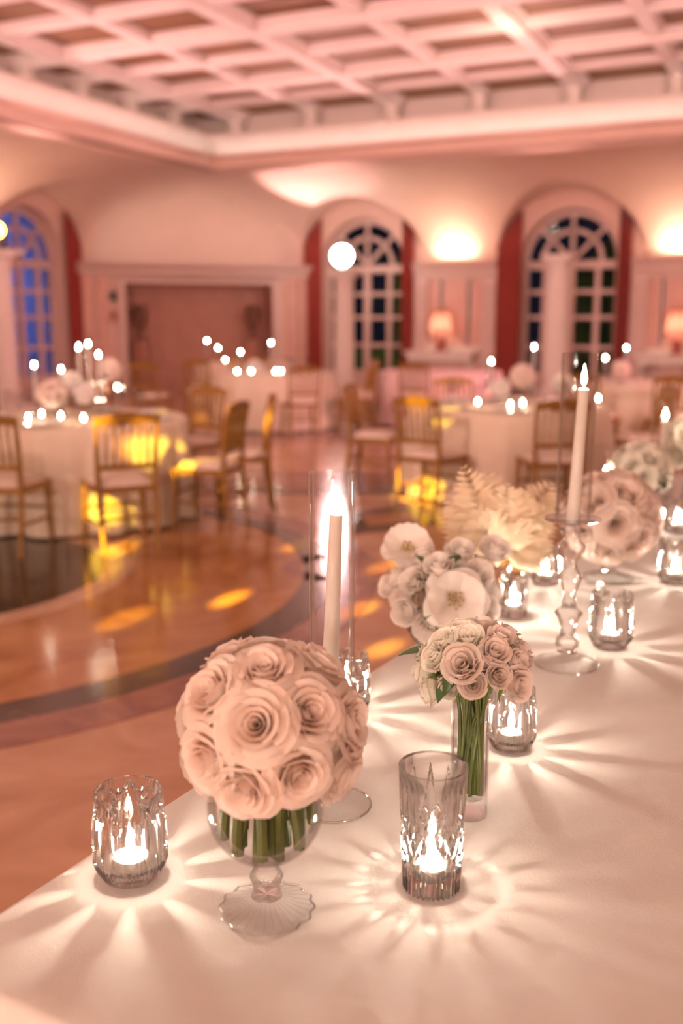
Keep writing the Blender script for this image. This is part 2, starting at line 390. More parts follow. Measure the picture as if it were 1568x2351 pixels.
# small fire-alarm plates beside the niche
for zz, mt, nm, lab in [(1.95, 'black', 'alarm_box', 'small dark alarm box on the wall left of the niche'), (1.55, 'terra', 'call_point', 'small red alarm call point under the dark box')]:
    x, y, _ = PD(.70, .03, zz); t = B().box((-.06, -.03, -.10), (.06, .03, .10)).build(nm, M[mt], smooth=False); t.location = (x, y, zz); t.rotation_euler = (0, 0, rad(45)); tag(t, lab, 'alarm')

# ledge cornice (moulded) round back, left and corner walls
LEDP = [(0, 2.30), (.06, 2.30), (.06, 2.36), (.12, 2.42), (.12, 2.50), (.24, 2.56), (.26, 2.62), (0, 2.62)]
def ledge(name, P, s0, s1):
    b = B(); n = len(LEDP)
    b.add([P(s0, w_, z) for w_, z in LEDP] + [P(s1, w_, z) for w_, z in LEDP], [(i, i+n, (i+1) % n+n, (i+1) % n) for i in range(n)] + [tuple(range(n)), tuple(range(2*n-1, n-1, -1))])
    return struct(b.build(name, M['frame'] if name != 'trim_13' else M['panel'], smooth=False))
k = 1
def gaps(a, bnd, cs): 
    r = [a]
    for c in sorted(cs): r += [c-1.42, c+1.22]
    r.append(bnd); return [(r[i], r[i+1]) for i in range(0, len(r), 2) if r[i+1] > r[i]+.05]
for (a, q) in gaps(XL+DIAG, XR, WB): ledge('trim_%d' % k, PB, a, q); k += 1
for (a, q) in gaps(YF, YB-DIAG, WL): ledge('trim_%d' % k, PL, a, q); k += 1
ledge('trim_%d' % k, PD, 0, DL); k += 1

# upper cornice: stepped profile mitred at the corner (CX, CY); d = inward distance
CX, CY = XL+COVE, YB-COVE
def cornice(name, prof, mat):
    b = B(); n = len(prof); path = [lambda d: (XR, CY-d), lambda d: (CX+d, CY-d), lambda d: (CX+d, YF)]
    for p in path:
        for d, z in prof: x, y = p(d); b.v.append(Vector((x, y, z)))
    for i in range(2):
        for j in range(n): 
            l = (j+1) % n; b.f.append((i*n+j, i*n+l, (i+1)*n+l, (i+1)*n+j))
    return struct(b.build(name, mat, smooth=False))
cornice('trim_%d' % k, [(-.4, CT-.02), (-.12, CT-.02), (-.12, CT+.05), (.07, CT+.05), (.07, CT+.10), (.10, CT+.14), (.12, CT+.22), (.20, CT+.24), (.20, CT+.28), (-.4, CT+.28)], M['wall']); k += 1
cornice('trim_%d' % k, [(-.4, CT+.282), (-.06, CT+.282), (-.06, CT+.36), (-.03, CT+.44), (.03, CT+.52), (.10, CT+.58), (.12, CT+.60), (.12, CT+.66), (-.8, CT+.66)], M['plaster']); k += 1
cornice('trim_%d' % k, [(-.8, CT+.6), (-.7, CT+.6), (-.7, 5.45), (-.8, 5.45)], M['plaster']); k += 1
# coffered ceiling
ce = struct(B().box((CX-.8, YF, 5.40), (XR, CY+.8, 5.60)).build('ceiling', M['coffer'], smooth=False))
def beam_mesh(length, ax, wide):
    b = B(); ws = [(.22, 5.40, 5.345), (.17, 5.345, 5.30), (.12, 5.30, 5.24)] if wide else [(.15, 5.40, 5.34), (.09, 5.34, 5.285)]
    for w2, z1, z0 in ws:
        if ax == 'x': b.box((0, -w2, z0), (length, w2, z1))
        else: b.box((-w2, 0, z0), (w2, length, z1))
    return b.mesh('beam', smooth=False)
mx_ = [beam_mesh(XR-(CX-.7), 'x', q) for q in (True, False)]; my_ = [beam_mesh(CY+.7-YF, 'y', q) for q in (True, False)]
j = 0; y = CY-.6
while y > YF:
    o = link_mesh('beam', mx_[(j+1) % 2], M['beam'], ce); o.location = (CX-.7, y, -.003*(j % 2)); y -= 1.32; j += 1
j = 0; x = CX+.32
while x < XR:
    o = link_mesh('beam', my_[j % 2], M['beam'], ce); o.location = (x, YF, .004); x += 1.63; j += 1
brk = B().box((-.11, -.22, 4.93), (.11, .22, 5.0)).box((-.09, -.10, 5.0), (.09, .2, 5.40)).mesh('bracket', smooth=False)
x = CX+.32
while x < XR:
    o = link_mesh('bracket', brk, M['plaster'], ce); o.location = (x, CY+.42, 0); x += 1.63
y = CY-.6
while y > YF:
    o = link_mesh('bracket', brk, M['plaster'], ce); o.location = (CX-.42, y, 0); o.rotation_euler = (0, 0, PI/2); y -= 1.32

# --- French windows with fanlights
def window(idx, P, c):
    r = WIN_R-.02
    wn = struct(thing('window_%d' % idx, None, None))
    def add(b, name, mat): 
        b.v = [Vector(P(c+p.x, p.y, p.z)) for p in b.v]; return b.build(name, mat, wn, smooth=False)
    D0_, D1_ = -.34, -.26
    def arc(name, r0, r1, mat, d0=D0_, d1=D1_, a0=0, a1=PI, n=28):
        b = B()
        for i in range(n):
            t0 = a0+(a1-a0)*i/n; t1 = a0+(a1-a0)*(i+1)/n
            q = [(r0*cos(t0), r0*sin(t0)), (r1*cos(t0), r1*sin(t0)), (r1*cos(t1), r1*sin(t1)), (r0*cos(t1), r0*sin(t1))]
            b.add([(x_, d0, WIN_SP+z_) for x_, z_ in q]+[(x_, d1, WIN_SP+z_) for x_, z_ in q], [(0,1,2,3), (7,6,5,4), (0,4,5,1), (1,5,6,2), (2,6,7,3), (3,7,4,0)])
        return add(b, name, mat)
    arc('frame', r-.10, r, M['frame']); arc('fan_bar', r*.56, r*.56+.08, M['frame'])
    for e in (-1, 1): add(B().box((e*r-(.10 if e > 0 else 0), D0_, 0), (e*r+(.10 if e < 0 else 0), D1_, WIN_SP)), 'frame', M['frame'])
    add(B().box((-r, D0_, WIN_SP-.16), (r, D1_+.02, WIN_SP)), 'transom', M['frame'])
    vb = [-r+.1, -.52, -.0, .52, r-.1]; hb = [.35, .93, 1.52, 2.02, WIN_SP-.16]
    for vx in (-.52, 0, .52): add(B().box((vx-(.07 if vx == 0 else .05), D0_, 0), (vx+(.07 if vx == 0 else .05), D1_, WIN_SP-.16)), 'mullion', M['frame'])
    for hz_ in hb[:-1]: add(B().box((-r+.1, D0_, hz_-.04), (r-.1, D1_-.01, hz_+.04)), 'glazing_bar', M['frame'])
    add(B().box((-r+.1, D0_, 0), (r-.1, D1_-.01, .31)), 'kick_panel', M['frame'])
    for a, q in zip(vb[:-1], vb[1:]):
        for z0, z1 in zip(hb[:-1], hb[1:]): add(B().box((a, -.305, z0), (q, -.295, z1)), 'pane', M['pane'])
    for i in range(1, 4):
        a = PI*i/4; b = B().box((.0, D0_, -.035), (r-.1, D1_, .035))
        b.v = [Vector((p.x*cos(a)-p.z*sin(a), p.y, WIN_SP+p.x*sin(a)+p.z*cos(a))) for p in b.v]; add(b, 'fan_bar', M['frame'])
    for i in range(4):
        a0, a1 = PI*i/4, PI*(i+1)/4
        arc('pane', .02, r*.52, M['pane'], -.305, -.295, a0, a1, 4); arc('pane', r*.52, r-.1, M['pane'], -.305, -.295, a0, a1, 4)
    return wn
wi = 1
for c in WB[:3]: window(wi, PB, c); wi += 1
for c in WL[:2]: window(wi, PL, c); wi += 1
# red curtains hung either side of each window, tops cut to the arch of the lunette
def curtain(P, c, s0, s1, label):
    b = B(); n = 40; v = []; f = []; m = 6
    for i in range(n+1):
        s = s0+(s1-s0)*i/n; top = LEDGE+LUN_H*sqrt(max(0.0, 1-(abs(s)/LUN_R)**2))-.03
        for j in range(m+1): v.append(P(c+s, .10+.045*sin(i*1.25)*(1-.4*j/m), .02+(top-.02)*j/m))
    for i in range(n):
        for j in range(m): f.append((i*(m+1)+j, (i+1)*(m+1)+j, (i+1)*(m+1)+j+1, i*(m+1)+j+1))
    o = obj('curtain', v, f, M['curtain']); md = o.modifiers.new('thick', 'SOLIDIFY'); md.thickness = .008
    return tag(o, label, 'curtain', 'red curtains beside the arched windows')
for c, nm in zip(WB[:2], ['the window behind the globe lamp', 'the window behind the bare pillar']):
    curtain(PB, c, -1.42, -.93, 'wide red curtain on the left of ' + nm); curtain(PB, c, .95, 1.2, 'narrow red curtain on the right of ' + nm)
curtain(PL, WL[0], .93, 1.42, 'dark red curtain between the blue lit window and the corner niche')
curtain(PL, WL[0], -1.42, -.95, 'red curtain on the far left of the blue lit window')
# wall bays between the windows: pilasters, fabric panels, dado
for (a, q) in gaps(XL+DIAG+.1, 6.0, WB):
    if q-a < .8: continue
    for s in (a+.16, q-.16):
        b = B().box((s-.14, YB-.07, .0), (s+.14, YB, 2.32))
        for e in (-.09, -.03, .03, .09): b.box((s+e-.018, YB-.09, .95), (s+e+.018, YB-.07, 2.2))
        b.build('pilaster', M['frame'], wall_back, smooth=False)
    B().box((a+.36, YB-.03, 1.0), (q-.36, YB, 2.26)).build('fabric_panel', M['panel'], wall_back, smooth=False)
    for s in (a+.62, (a+q)/2-.32, (a+q)/2+.32, q-.62):
        B().box((s-.05, YB-.05, 1.0), (s+.05, YB-.03, 2.26)).build('moulding', M['frame'], wall_back, smooth=False)
    B().box((a+.32, YB-.08, .82), (q-.32, YB, .92)).build('dado_rail', M['plaster'], wall_back, smooth=False)
    # lamp on the ledge lighting the cove
    if a > -9: pass
    light('ledge_uplight', 'AREA', ((a+q)/2, YB-.20, LEDGE+.05), 15, CREAM, ((a+q)/2, YB-.26, 5), shape='RECTANGLE', size=.7, size_y=.10)
p = PD(DL/2, .12, LEDGE+.05)
o = light('ledge_uplight', 'AREA', p, 9, (1, .80, .66), (p[0]-.55, p[1]+.55, 4.0), shape='RECTANGLE', size=3.4, size_y=.1)
light('ledge_uplight', 'AREA', (XL+.2, 12.9, LEDGE+.05), 40, CREAM, (XL+.5, 12.9, 5), shape='RECTANGLE', size=1.2, size_y=.12)
light('ledge_uplight', 'SPOT', (-9.9, 18.6, 2.75), 160, (1, .58, .54), (-9.3, 18.3, 4.3), spot_size=rad(80), spot_blend=.4, shadow_soft_size=.05)

# consoles with shaded lamps between the windows
def console_lamp(x, which):
    t = thing('console_table', 'white console table against the wall under ' + which, 'console', (x, YB-.32, 0), 0, 'white consoles along the back wall')
    B().box((-.75, -.20, .78), (.75, .20, .84)).build('top', M['plaster'], t, smooth=False)
    B().box((-.68, -.16, .64), (.68, .18, .78)).build('apron', M['plaster'], t, smooth=False)
    for sx in (-.62, .62):
        for sy in (-.12, .14): B().lathe([(0, 0), (.03, 0), (.025, .1), (.04, .5), (.03, .64), (0, .64)], 10, (sx, sy, 0)).build('leg', M['plaster'], t)
    l = thing('table_lamp', 'lit pink-shaded table lamp on ' + which.replace('lamp', 'console'), 'lamp', (x, YB-.32, .84), 0, 'shaded lamps on the consoles')
    B().lathe([(0, 0), (.13, 0), (.14, .03), (.06, .08), (.10, .20), (.09, .27), (.03, .32), (.02, .40), (0, .40)], 20).build('base', M['terra'], l)
    B().lathe([(.25, .34), (.17, .84)], 28).build('lamp_shade', M['shade'], l)
    B().lathe([(.174, .80), (.178, .80), (.17, .845), (.166, .845)], 28).build('shade_band', M['terra'], l)
    B().lathe([(0, .48), (.03, .49), (.045, .54), (.03, .59), (0, .60)], 14).build('bulb', emit('lamp_bulb', (1, .70, .5), 55), l)
console_lamp(-7.0, 'the lamp between the two arched windows'); console_lamp(-2.35, 'the lamp at the right edge')
B()
# wall added outside to catch blue light, making the left window bluish
struct(B().box((XL-3.2, 9, 0), (XL-3.0, 19, 4.2)).build('wall_blue_catch', M['ext'], smooth=False))
light('blue_garden_lamp', 'AREA', (XL-1.2, 15.6, 3.0), 150, (.16, .26, 1.0), (XL-3.0, 16.0, 1.6), shape='DISK', size=.4)
struct(B().box((-14, YB+.4, -.12), (8, YB+6, -.02)).build('terrace_ground', M['ext'], smooth=False))
for k, (x0, x1, h) in enumerate([(-10.2, -8.2, .9), (-9.6, -7.8, 3.6), (-5.6, -2.6, 3.4)]):
    b = B(); random.seed(k)
    bm = bmesh.new(); bmesh.ops.create_icosphere(bm, subdivisions=4, radius=1)
    for vv in bm.verts: vv.co *= 1+random.uniform(-.12, .12)
    me = bpy.data.meshes.new('hedge'); bm.to_mesh(me); bm.free()
    o = link_mesh('garden_bush', me, M['hedge']); o.location = ((x0+x1)/2, YB+1.6+k*1.5, h*.45); o.scale = ((x1-x0)/2, .5, h*.5)
    tag(o, ['low green bush outside the window behind the globe lamp', 'tall dark bush outside the window behind the globe lamp', 'tall dark bush outside the window behind the bare pillar'][k], 'bush')
light('garden_lamp', 'POINT', (-8.6, YB+1.2, 2.0), 3, (.8, 1, .5), shadow_soft_size=.1)
light('garden_lamp', 'POINT', (-4.9, YB+1.0, 2.6), 3, (.6, .6, 1), shadow_soft_size=.1)

# --- white pillars
def pillar(x, y, h, label):
    t = thing('white_pillar', label, 'pillar', (x, y, 0), 0, 'white pillars standing before the windows')
    B().box((-.28, -.28, 0), (.28, .28, .12)).lathe([(0, .12), (.27, .12), (.28, .17), (.24, .20), (.25, .24), (.21, .28), (0, .28)], 28).build('base', M['plaster'], t)
    def fn(r, z, a): return r - .014*max(0, cos(a*16))**2
    B().lathe([(.205, .28), (.205, .5), (.20, h*.5), (.18, h-.24)], 96, fn=fn).build('shaft', M['plaster'], t)
    B().lathe([(0, h-.24), (.19, h-.24), (.21, h-.21), (.18, h-.18), (.20, h-.10), (.26, h-.06), (.26, h), (0, h)], 28).box((-.27, -.27, h), (.27, .27, h+.06)).build('capital', M['plaster'], t)
    return t
pillar(-8.55, 18.3, 2.36, 'white pillar carrying the bright white globe lamp')
pillar(-4.29, 18.3, 2.56, 'bare white pillar with moulded capital before the arched window')
pillar(-11.75, 12.3, 2.5, 'white pillar at the far left carrying the yellow spotlight')
g = thing('globe_lamp', 'bright white globe lamp on top of a white pillar', 'lamp', (-8.6, 18.3, 2.42))
B().lathe([(0, 0), (.12, 0), (.12, .05), (.05, .09), (0, .09)], 20).build('base', M['black'], g)
B().lathe([(0.001, .09)] + [(.20*sin(PI*i/12), .29-.20*cos(PI*i/12)) for i in range(1, 12)] + [(.001, .49)], 24).build('globe', M['bulb'], g)
g = thing('stage_spotlight', 'black stage spotlight with glowing yellow lens on the far left pillar', 'spotlight', (-11.75, 12.3, 2.56))
B().box((-.12, -.12, 0), (.12, .12, .07)).box((-.16, -.03, .07), (-.13, .03, .36)).box((.13, -.03, .07), (.16, .03, .36)).build('yoke', M['black'], g, smooth=False)
hd = B().lathe([(0, -.16), (.10, -.16), (.12, -.05), (.12, .14), (.135, .20), (.135, .24), (.11, .24), (.11, .22), (0, .22)], 24).build('head', M['black'], g)
ln = B().lathe([(0, .225), (.06, .235), (.105, .225)], 24).build('lens', M['bulby'], hd)
hd.location = (0, 0, .30); hd.rotation_euler = Vector((11.75, -12.3, -1.5)).to_track_quat('Z', 'Y').to_euler()
gl = thing('wall_lantern', 'small glowing yellow lantern beside the blue lit window', 'lantern', (-13.45, 14.05, 1.02))
B().box((-.2, -.05, -.06), (.02, .05, -.02)).lathe([(0, -.02), (.09, -.02), (.09, .0), (0, .0)], 14).build('bracket', M['black'], gl)
B().lathe([(.001, 0)] + [(.085*sin(PI*i/8), .10-.10*cos(PI*i/8)) for i in range(1, 8)] + [(.001, .20)], 16).build('glass_globe', emit('lantern_glow', (1, .68, .22), 7), gl)

# beams of the yellow moving heads: one on the far left pillar, one behind the camera
def gobo(src, tgt, size, e): light('yellow_gobo_beam', 'SPOT', src, e*36, YEL, tgt, spot_size=rad(size), spot_blend=.35, shadow_soft_size=.03)
S1 = (-11.50, 12.02, 2.83); S2 = (-2.4, -3.4, 3.4)
for (x, y, sz, e) in [(530, 1375, 1.1, 900), (580, 1140, 1.2, 900), (690, 1250, 1.1, 700), (880, 1302, .8, 600), (822, 1400, .7, 600), (1190, 1296, .9, 600), (880, 1490, .9, 350), (270, 1262, 1.4, 900), (955, 1150, 1.0, 900), (290, 1420, 1.6, 250)]:
    gobo(S1 if x > 900 else S2, onz(x, y, 0), sz*.9, e*(2.2 if x > 900 else .8))

# ================================================================== ROUND TABLES
def tablecloth_round(R, h, mat, name='tablecloth'):
    n = 144; ph = [random.uniform(0, 6.28) for _ in range(4)]
    prof = [(.001, h+.006), (R*.6, h+.006), (R-.02, h+.006), (R, h), (R+.012, h-.03), (R+.02, h-.2), (R+.04, h-.45), (R+.06, .02)]
    def fn(r, z, a):
        k = max(0, (h-z)/h)
        return r + k*(.045*sin(a*13+ph[0]) + .025*sin(a*21+ph[1]) + .012*sin(a*34+ph[2])) if z < h-.02 else r
    return B().lathe(prof, n, fn=fn).mesh('tablecloth', sharp=None)
def round_table(c, R, label_part, mat='cloth2', cloth_label=None):
    t = thing('round_table', 'round banquet table hidden beneath the cloth, ' + label_part, 'table', (c[0], c[1], 0), 0, 'round banquet tables')
    B().lathe([(0, .715), (R-.03, .715), (R-.02, .745), (0, .745)], 48).build('table_top', M['wood'], t)
    B().lathe([(0, 0), (.28, 0), (.28, .03), (.05, .08), (.05, .715), (0, .715)], 20).build('pedestal', M['wood'], t)
    o = link_mesh('tablecloth', tablecloth_round(R, .75, mat), M[mat]); o.location = (c[0], c[1], 0)
    tag(o, (cloth_label or 'pale floor-length cloth draped over ') + label_part, 'tablecloth', 'cloths on the round tables')

# chairs
def chair_proto():
    t = thing('banquet_chair', 'x', 'chair')
    def leg(pts, rs): return B().tube(pts, rs, 8)
    for sx in (-1, 1):
        leg([(sx*.175, -.235, 0), (sx*.18, -.20, .25), (sx*.185, -.185, .45), (sx*.19, -.205, .70), (sx*.20, -.245, .90)], [.015, .019, .020, .017, .015]).build('back_post', M['gold'], t)
        leg([(sx*.205, .20, 0), (sx*.20, .19, .10), (sx*.195, .185, .38), (sx*.19, .18, .44)], [.013, .017, .021, .019]).build('leg', M['gold'], t)
        leg([(sx*.18, -.20, .20), (sx*.20, .19, .20)], .010).build('stretcher', M['gold'], t)
    leg([(-.20, .19, .26), (.20, .19, .26)], .010).build('stretcher', M['gold'], t)
    leg([(-.18, -.205, .24), (.18, -.205, .24)], .010).build('stretcher', M['gold'], t)
    b = B(); sq = lambda y0, y1, w0, w1, z0, z1: b.add([(-w0, y0, z0), (w0, y0, z0), (w1, y1, z0), (-w1, y1, z0), (-w0, y0, z1), (w0, y0, z1), (w1, y1, z1), (-w1, y1, z1)], [(3,2,1,0), (4,5,6,7), (0,1,5,4), (1,2,6,5), (2,3,7,6), (3,0,4,7)])
    sq(-.205, .205, .195, .215, .405, .445); b.build('seat_frame', M['gold'], t, smooth=False)
    n = 10; v = []; f = []
    for i in range(n+1):
        for j in range(n+1):
            x = -1+2*i/n; y = -1+2*j/n; e = (1-x**6)*(1-y**6)
            v.append((x*(.185+.01*y), y*.185, .446+.045*sqrt(max(0, e))))
    for i in range(n):
        for j in range(n): a = i*(n+1)+j; f.append((a, a+n+1, a+n+2, a+1))
    obj('seat_cushion', v, f, M['cushion'], t)
    # arched crest rail and lower back rail
    b = B(); N = 16
    for i in range(N):
        x0 = -.20+.40*i/N; x1 = -.20+.40*(i+1)/N
        zt = lambda x: .925 - .035*(x/.2)**2; zb = lambda x: .845 + .012*cos(x/.2*PI*3)
        yb = lambda z: -.205-.04*(z-.70)/.2
        b.add([(x0, yb(zb(x0))-.012, zb(x0)), (x1, yb(zb(x1))-.012, zb(x1)), (x1, yb(zt(x1))-.012, zt(x1)), (x0, yb(zt(x0))-.012, zt(x0)),
               (x0, yb(zb(x0))+.012, zb(x0)), (x1, yb(zb(x1))+.012, zb(x1)), (x1, yb(zt(x1))+.012, zt(x1)), (x0, yb(zt(x0))+.012, zt(x0))],
              [(0,1,2,3), (7,6,5,4), (3,2,6,7), (0,4,5,1), (0,3,7,4), (1,5,6,2)])
    b.build('crest_rail', M['gold'], t, smooth=False)
    B().box((-.185, -.203, .555), (.185, -.183, .590)).build('back_rail', M['gold'], t, smooth=False)
    for i in range(6):
        x = -.135+.054*i
        leg([(x, -.193, .585), (x, -.20, .64), (x, -.212, .72), (x, -.224, .80), (x, -.232, .86)], [.008, .012, .008, .012, .008]).build('spindle', M['gold'], t)
    return t
PROTO = chair_proto(); PROTO_USED = [False]
def chair(px, py, facing, label, group='gilded banquet chairs'):
    if PROTO_USED[0]: o = copy_tree(PROTO)
    else: o = PROTO; PROTO_USED[0] = True
    o.location = (px, py, 0); o.rotation_euler = (0, 0, facing); tag(o, label, 'chair', group); return o
def chair_at(c, ang, dist, label, turn=0):          # ang: direction from table centre, chair faces the centre
    a = rad(ang); chair(c[0]+dist*cos(a), c[1]+dist*sin(a), a+PI/2+rad(turn), label)

T1, T2, T3, T4, T5, T6 = (-5.08, 6.02), (-6.8, 12.3), (-2.40, 8.50), (-1.75, 12.2), (-4.9, 13.8), (-8.9, 15.0)
round_table(T1, .84, 'the nearest round table, at the left')
round_table(T2, .80, 'the round table in front of the corner niche')
round_table(T3, .86, 'the table behind the tall candlestick')
round_table(T4, .85, 'the farther round table at the right edge')
round_table(T5, .88, 'the bare table before the globe-lamp window', 'pinkcloth')
round_table(T6, .85, 'the round table farthest back at the niche')
def facing(x, y, c): return math.atan2(c[1]-y, c[0]-x) - PI/2
def chair_px(x, y, c, label, turn=0):               # photo pixel of the middle of the chair's feet
    p = onz(x, y, 0); d = Vector((p.x-c[0], p.y-c[1], 0)); dm = 1.14 if c is T1 else 1.2
    if d.length < dm: p = Vector((c[0], c[1], 0)) + d.normalized()*dm
    chair(p.x, p.y, facing(p.x, p.y, c)+rad(turn), label)
chair_px(282, 1258, T1, 'gilded spindle-back chair facing away at the left table, dappled with yellow light')
chair_px(25, 1262, T1, 'gilded chair cut off by the left edge of the picture')
chair_px(468, 1205, T1, 'gilded chair right of the left table with a yellow lit crest rail', 6)
chair_px(560, 1170, T1, 'gilded chair seen edge-on just behind the yellow lit crest rail chair', 0)
chair_at(T1, 78, 1.20, 'gilded chair at the far right side of the left table')
chair_at(T1, 125, 1.20, 'gilded chair at the far side of the left table')
chair_at(T1, 165, 1.20, 'gilded chair at the far left side of the left table')
chair_px(463, 968, T6, 'brown-gold chair standing left of the niche table')
chair_px(690, 1005, T2, 'gilded chair facing away in front of the niche table')
chair_px(765, 985, T2, 'gilded chair at the right side of the niche table')
chair_at(T2, 40, 1.20, 'gilded chair at the far right of the niche table')
chair_at(T2, 140, 1.20, 'gilded chair at the far left of the niche table')
chair_px(885, 1112, T3, 'gilded chair in profile left of the tall-candlestick table', 0)
chair_px(1018, 1165, T3, 'gilded chair facing away with yellow light spots across its back', 0)
chair_px(1245, 1178, T3, 'gilded spindle-back chair facing away directly left of the tall candle tube', 0)
chair_at(T3, 128, 1.20, 'brown chair at the far side of the tall-candlestick table')
chair_at(T3, 30, 1.22, 'brown chair facing left between the two candle tubes')
chair_at(T4, -72, 1.25, 'brown chair partly cut off by the right edge behind the white flowers')
chair_px(352, 985, T6, 'brown chair far left of the niche table beside the tall candles')
chair_at(T6, -50, 1.20, 'brown chair before the farthest round table')
chair_at(T5, -85, 1.20, 'reddish chair pulled up to the bare pink table')
chair_at(T4, -110, 1.20, 'reddish chair before the farther right table')
# a second moving head behind the camera paints chairs and cloth
for (p, sz, e) in [((-4.15, 5.35, .70), 1.5, 380), ((-4.05, 5.25, .80), .8, 500), ((-4.35, 5.3, .25), 1.6, 300), (ondepth(536, 934, 7.2), 1.2, 420), (ondepth(462, 1040, 7.1), .6, 420), (ondepth(1005, 945, 8.0), 1.2, 350), (ondepth(965, 1120, 8.1), 1.1, 500), (ondepth(1000, 1125, 8.1), .6, 500), (ondepth(330, 912, 7.6), 1.0, 300)]:
    gobo(S2, p, sz, e)

# ------------------------------------------------------------------ candles and table ware
def flame_mesh(h=.030, r=.0048):
    prof = [(.0008, 0), (r*.6, h*.10), (r, h*.28), (r*.92, h*.42), (r*.6, h*.65), (r*.28, h*.85), (.0003, h)]
    return B().lathe(prof, 10).mesh('flame', sharp=None)
FLAME_V = flame_mesh(.036, .0060); FLAME_T = flame_mesh(.042, .0058); FLAME_F = flame_mesh(.036, .0075)
def cyl_mesh(r0, r1, h, n=20, dome=.0): return B().lathe([(.0005, 0), (r0, 0), (r0, .001), (r1, h-.002), (r1*.9, h), (.0005, h-dome)], n).mesh('wax', sharp=50)
WICK = B().lathe([(.0008, 0), (.0008, .008), (.0003, .009)], 6).mesh('wick')
TEA = cyl_mesh(.0195, .0190, .013)
FLAME_W = 1.15
def flame_light(p, e): light('candle_flame_light', 'POINT', p, e, (1.0, .85, .71), shadow_soft_size=.0025)
def votive_candle(p, label, group, r=None):
    t = thing('votive_candle', label, 'candle', p, random.uniform(0, 6), group)
    wx = link_mesh('wax', TEA if r is None else cyl_mesh(r, r*.97, .013), M['wax'], t)
    zz = .013
    wk = link_mesh('wick', WICK, M['wick'], t); wk.location = (0, 0, zz)
    f = link_mesh('flame', FLAME_V, M['flame'], t); f.location = (0, 0, zz+.005)
    flame_light(Vector(p)+Vector((0, 0, zz+.027)), FLAME_W)
    return t
def taper(base, top, r0, r1, label, group, fh=FLAME_T, tilt=None):
    t = thing('taper_candle', label, 'candle', base, 0, group)
    d = Vector(top)-Vector(base); n = 20
    B().tube([d*(i/8) for i in range(8)] + [d*.992, d], [r0+(r1-r0)*i/8 for i in range(8)] + [r1, r1*.8], 20).build('wax', M['wax'], t)
    wk = link_mesh('wick', WICK, M['wick'], t); wk.location = d
    f = link_mesh('flame', fh, M['flame_far'] if fh is FLAME_F else M['flame'], t); f.location = d+Vector((0, 0, .006))
    if fh is FLAME_T: flame_light(Vector(top)+Vector((0, 0, .022)), FLAME_W)
    if tilt: f.rotation_euler = tilt
    return t
# far-table ware, shared meshes
TUBE_F = B().lathe([(.032, .0), (.032, .99), (.031, 1.0), (.030, .99), (.030, .0)], 20, close=True).mesh('tube', sharp=40)
CUP_F = B().lathe([(.001, 0), (.034, 0), (.038, .03), (.037, .08), (.034, .08), (.034, .012), (.001, .012)], 18).mesh('cup', sharp=40)
HOLD_F = B().lathe([(.001, 0), (.05, 0), (.05, .008), (.015, .02), (.012, .05), (.022, .07), (.012, .09), (.015, .115), (.045, .125), (.045, .13), (.001, .13)], 18).mesh('holder', sharp=40)
GLASS_F = B().lathe([(.001, 0), (.035, 0), (.03, .004), (.005, .010), (.004, .09), (.02, .105), (.036, .14), (.036, .19), (.032, .215), (.030, .215), (.034, .19), (.034, .14), (.018, .11), (.001, .10)], 16).mesh('wine_glass', sharp=50)
PLATE_F = B().lathe([(.001, 0), (.08, 0), (.135, .016), (.135, .020), (.08, .006), (.001, .006)], 28).mesh('plate', sharp=50)
TOPZ = .757
def far_candles(c, R, pts, where):
    depth = Vector((c[0], c[1], 0)).dot(FH)
    ORD = ['leftmost', 'second from left', 'third from left', 'fourth from left', 'fifth from left', 'sixth from left', 'seventh from left', 'eighth from left']
    zs = [ondepth(x, y, depth+off).z-TOPZ > .17 for x, y, off in pts]
    for i, (x, y, off) in enumerate(pts):
        rk = ORD[sum(1 for j, q in enumerate(pts) if zs[j] == zs[i] and q[0] < x)]
        p = ondepth(x, y, depth+off); b = Vector((p.x, p.y, TOPZ)); h = p.z-TOPZ
        if h > .17:
            hz_ = .13
            o = link_mesh('candle_holder', HOLD_F, M['glass']); o.location = b; tag(o, 'glass candle holder, ' + rk + ' on ' + where, 'candle holder', 'glass holders on ' + where)
            taper(b+Vector((0, 0, .131)), Vector((b.x, b.y, p.z-.02)), .011, .009, 'tall lit taper, ' + rk + ' on ' + where, 'tall candles on ' + where, FLAME_F)
            o = link_mesh('candle_tube', TUBE_F, M['glass']); o.location = b+Vector((0, 0, .131)); o.scale = (1, 1, h-.131+.06); tag(o, 'glass candle tube, ' + rk + ' on ' + where, 'glass tube', 'glass tubes on ' + where)
        else:
            o = link_mesh('votive_holder', CUP_F, M['glass']); o.location = b; tag(o, 'small votive cup, ' + rk + ' on ' + where, 'votive holder', 'votive cups on ' + where)
            t = thing('votive_candle', 'small votive flame, ' + rk + ' on ' + where, 'candle', b+Vector((0, 0, .013)), 0, 'votive candles on ' + where)
            link_mesh('wax', TEA, M['wax'], t); f = link_mesh('flame', FLAME_F, M['flame_far'], t); f.location = (0, 0, .018)
far_candles(T1, .8, [(78, 838, .1), (140, 848, .3), (180, 797, 0), (202, 790, .25), (226, 815, .1), (229, 880, .3), (269, 890, .35), (65, 962, -.45), (95, 945, -.2), (140, 957, -.35), (192, 963, -.5)], 'the near left table')
far_candles(T2, .8, [(622, 787, 0), (552, 808, .2), (598, 832, .1), (545, 868, -.5), (577, 869, -.5), (633, 869, -.5), (645, 869, -.4)], 'the niche table')
far_candles(T6, .8, [(475, 782, .1), (500, 799, .1), (517, 820, .0)], 'the farthest round table')
far_candles(T3, .8, [(1128, 830, .1), (1127, 867, .35), (1226, 797, .2), (1097, 920, -.2), (1172, 928, -.45), (1200, 921, -.3), (1374, 897, .2)], 'the table behind the tall candlestick')
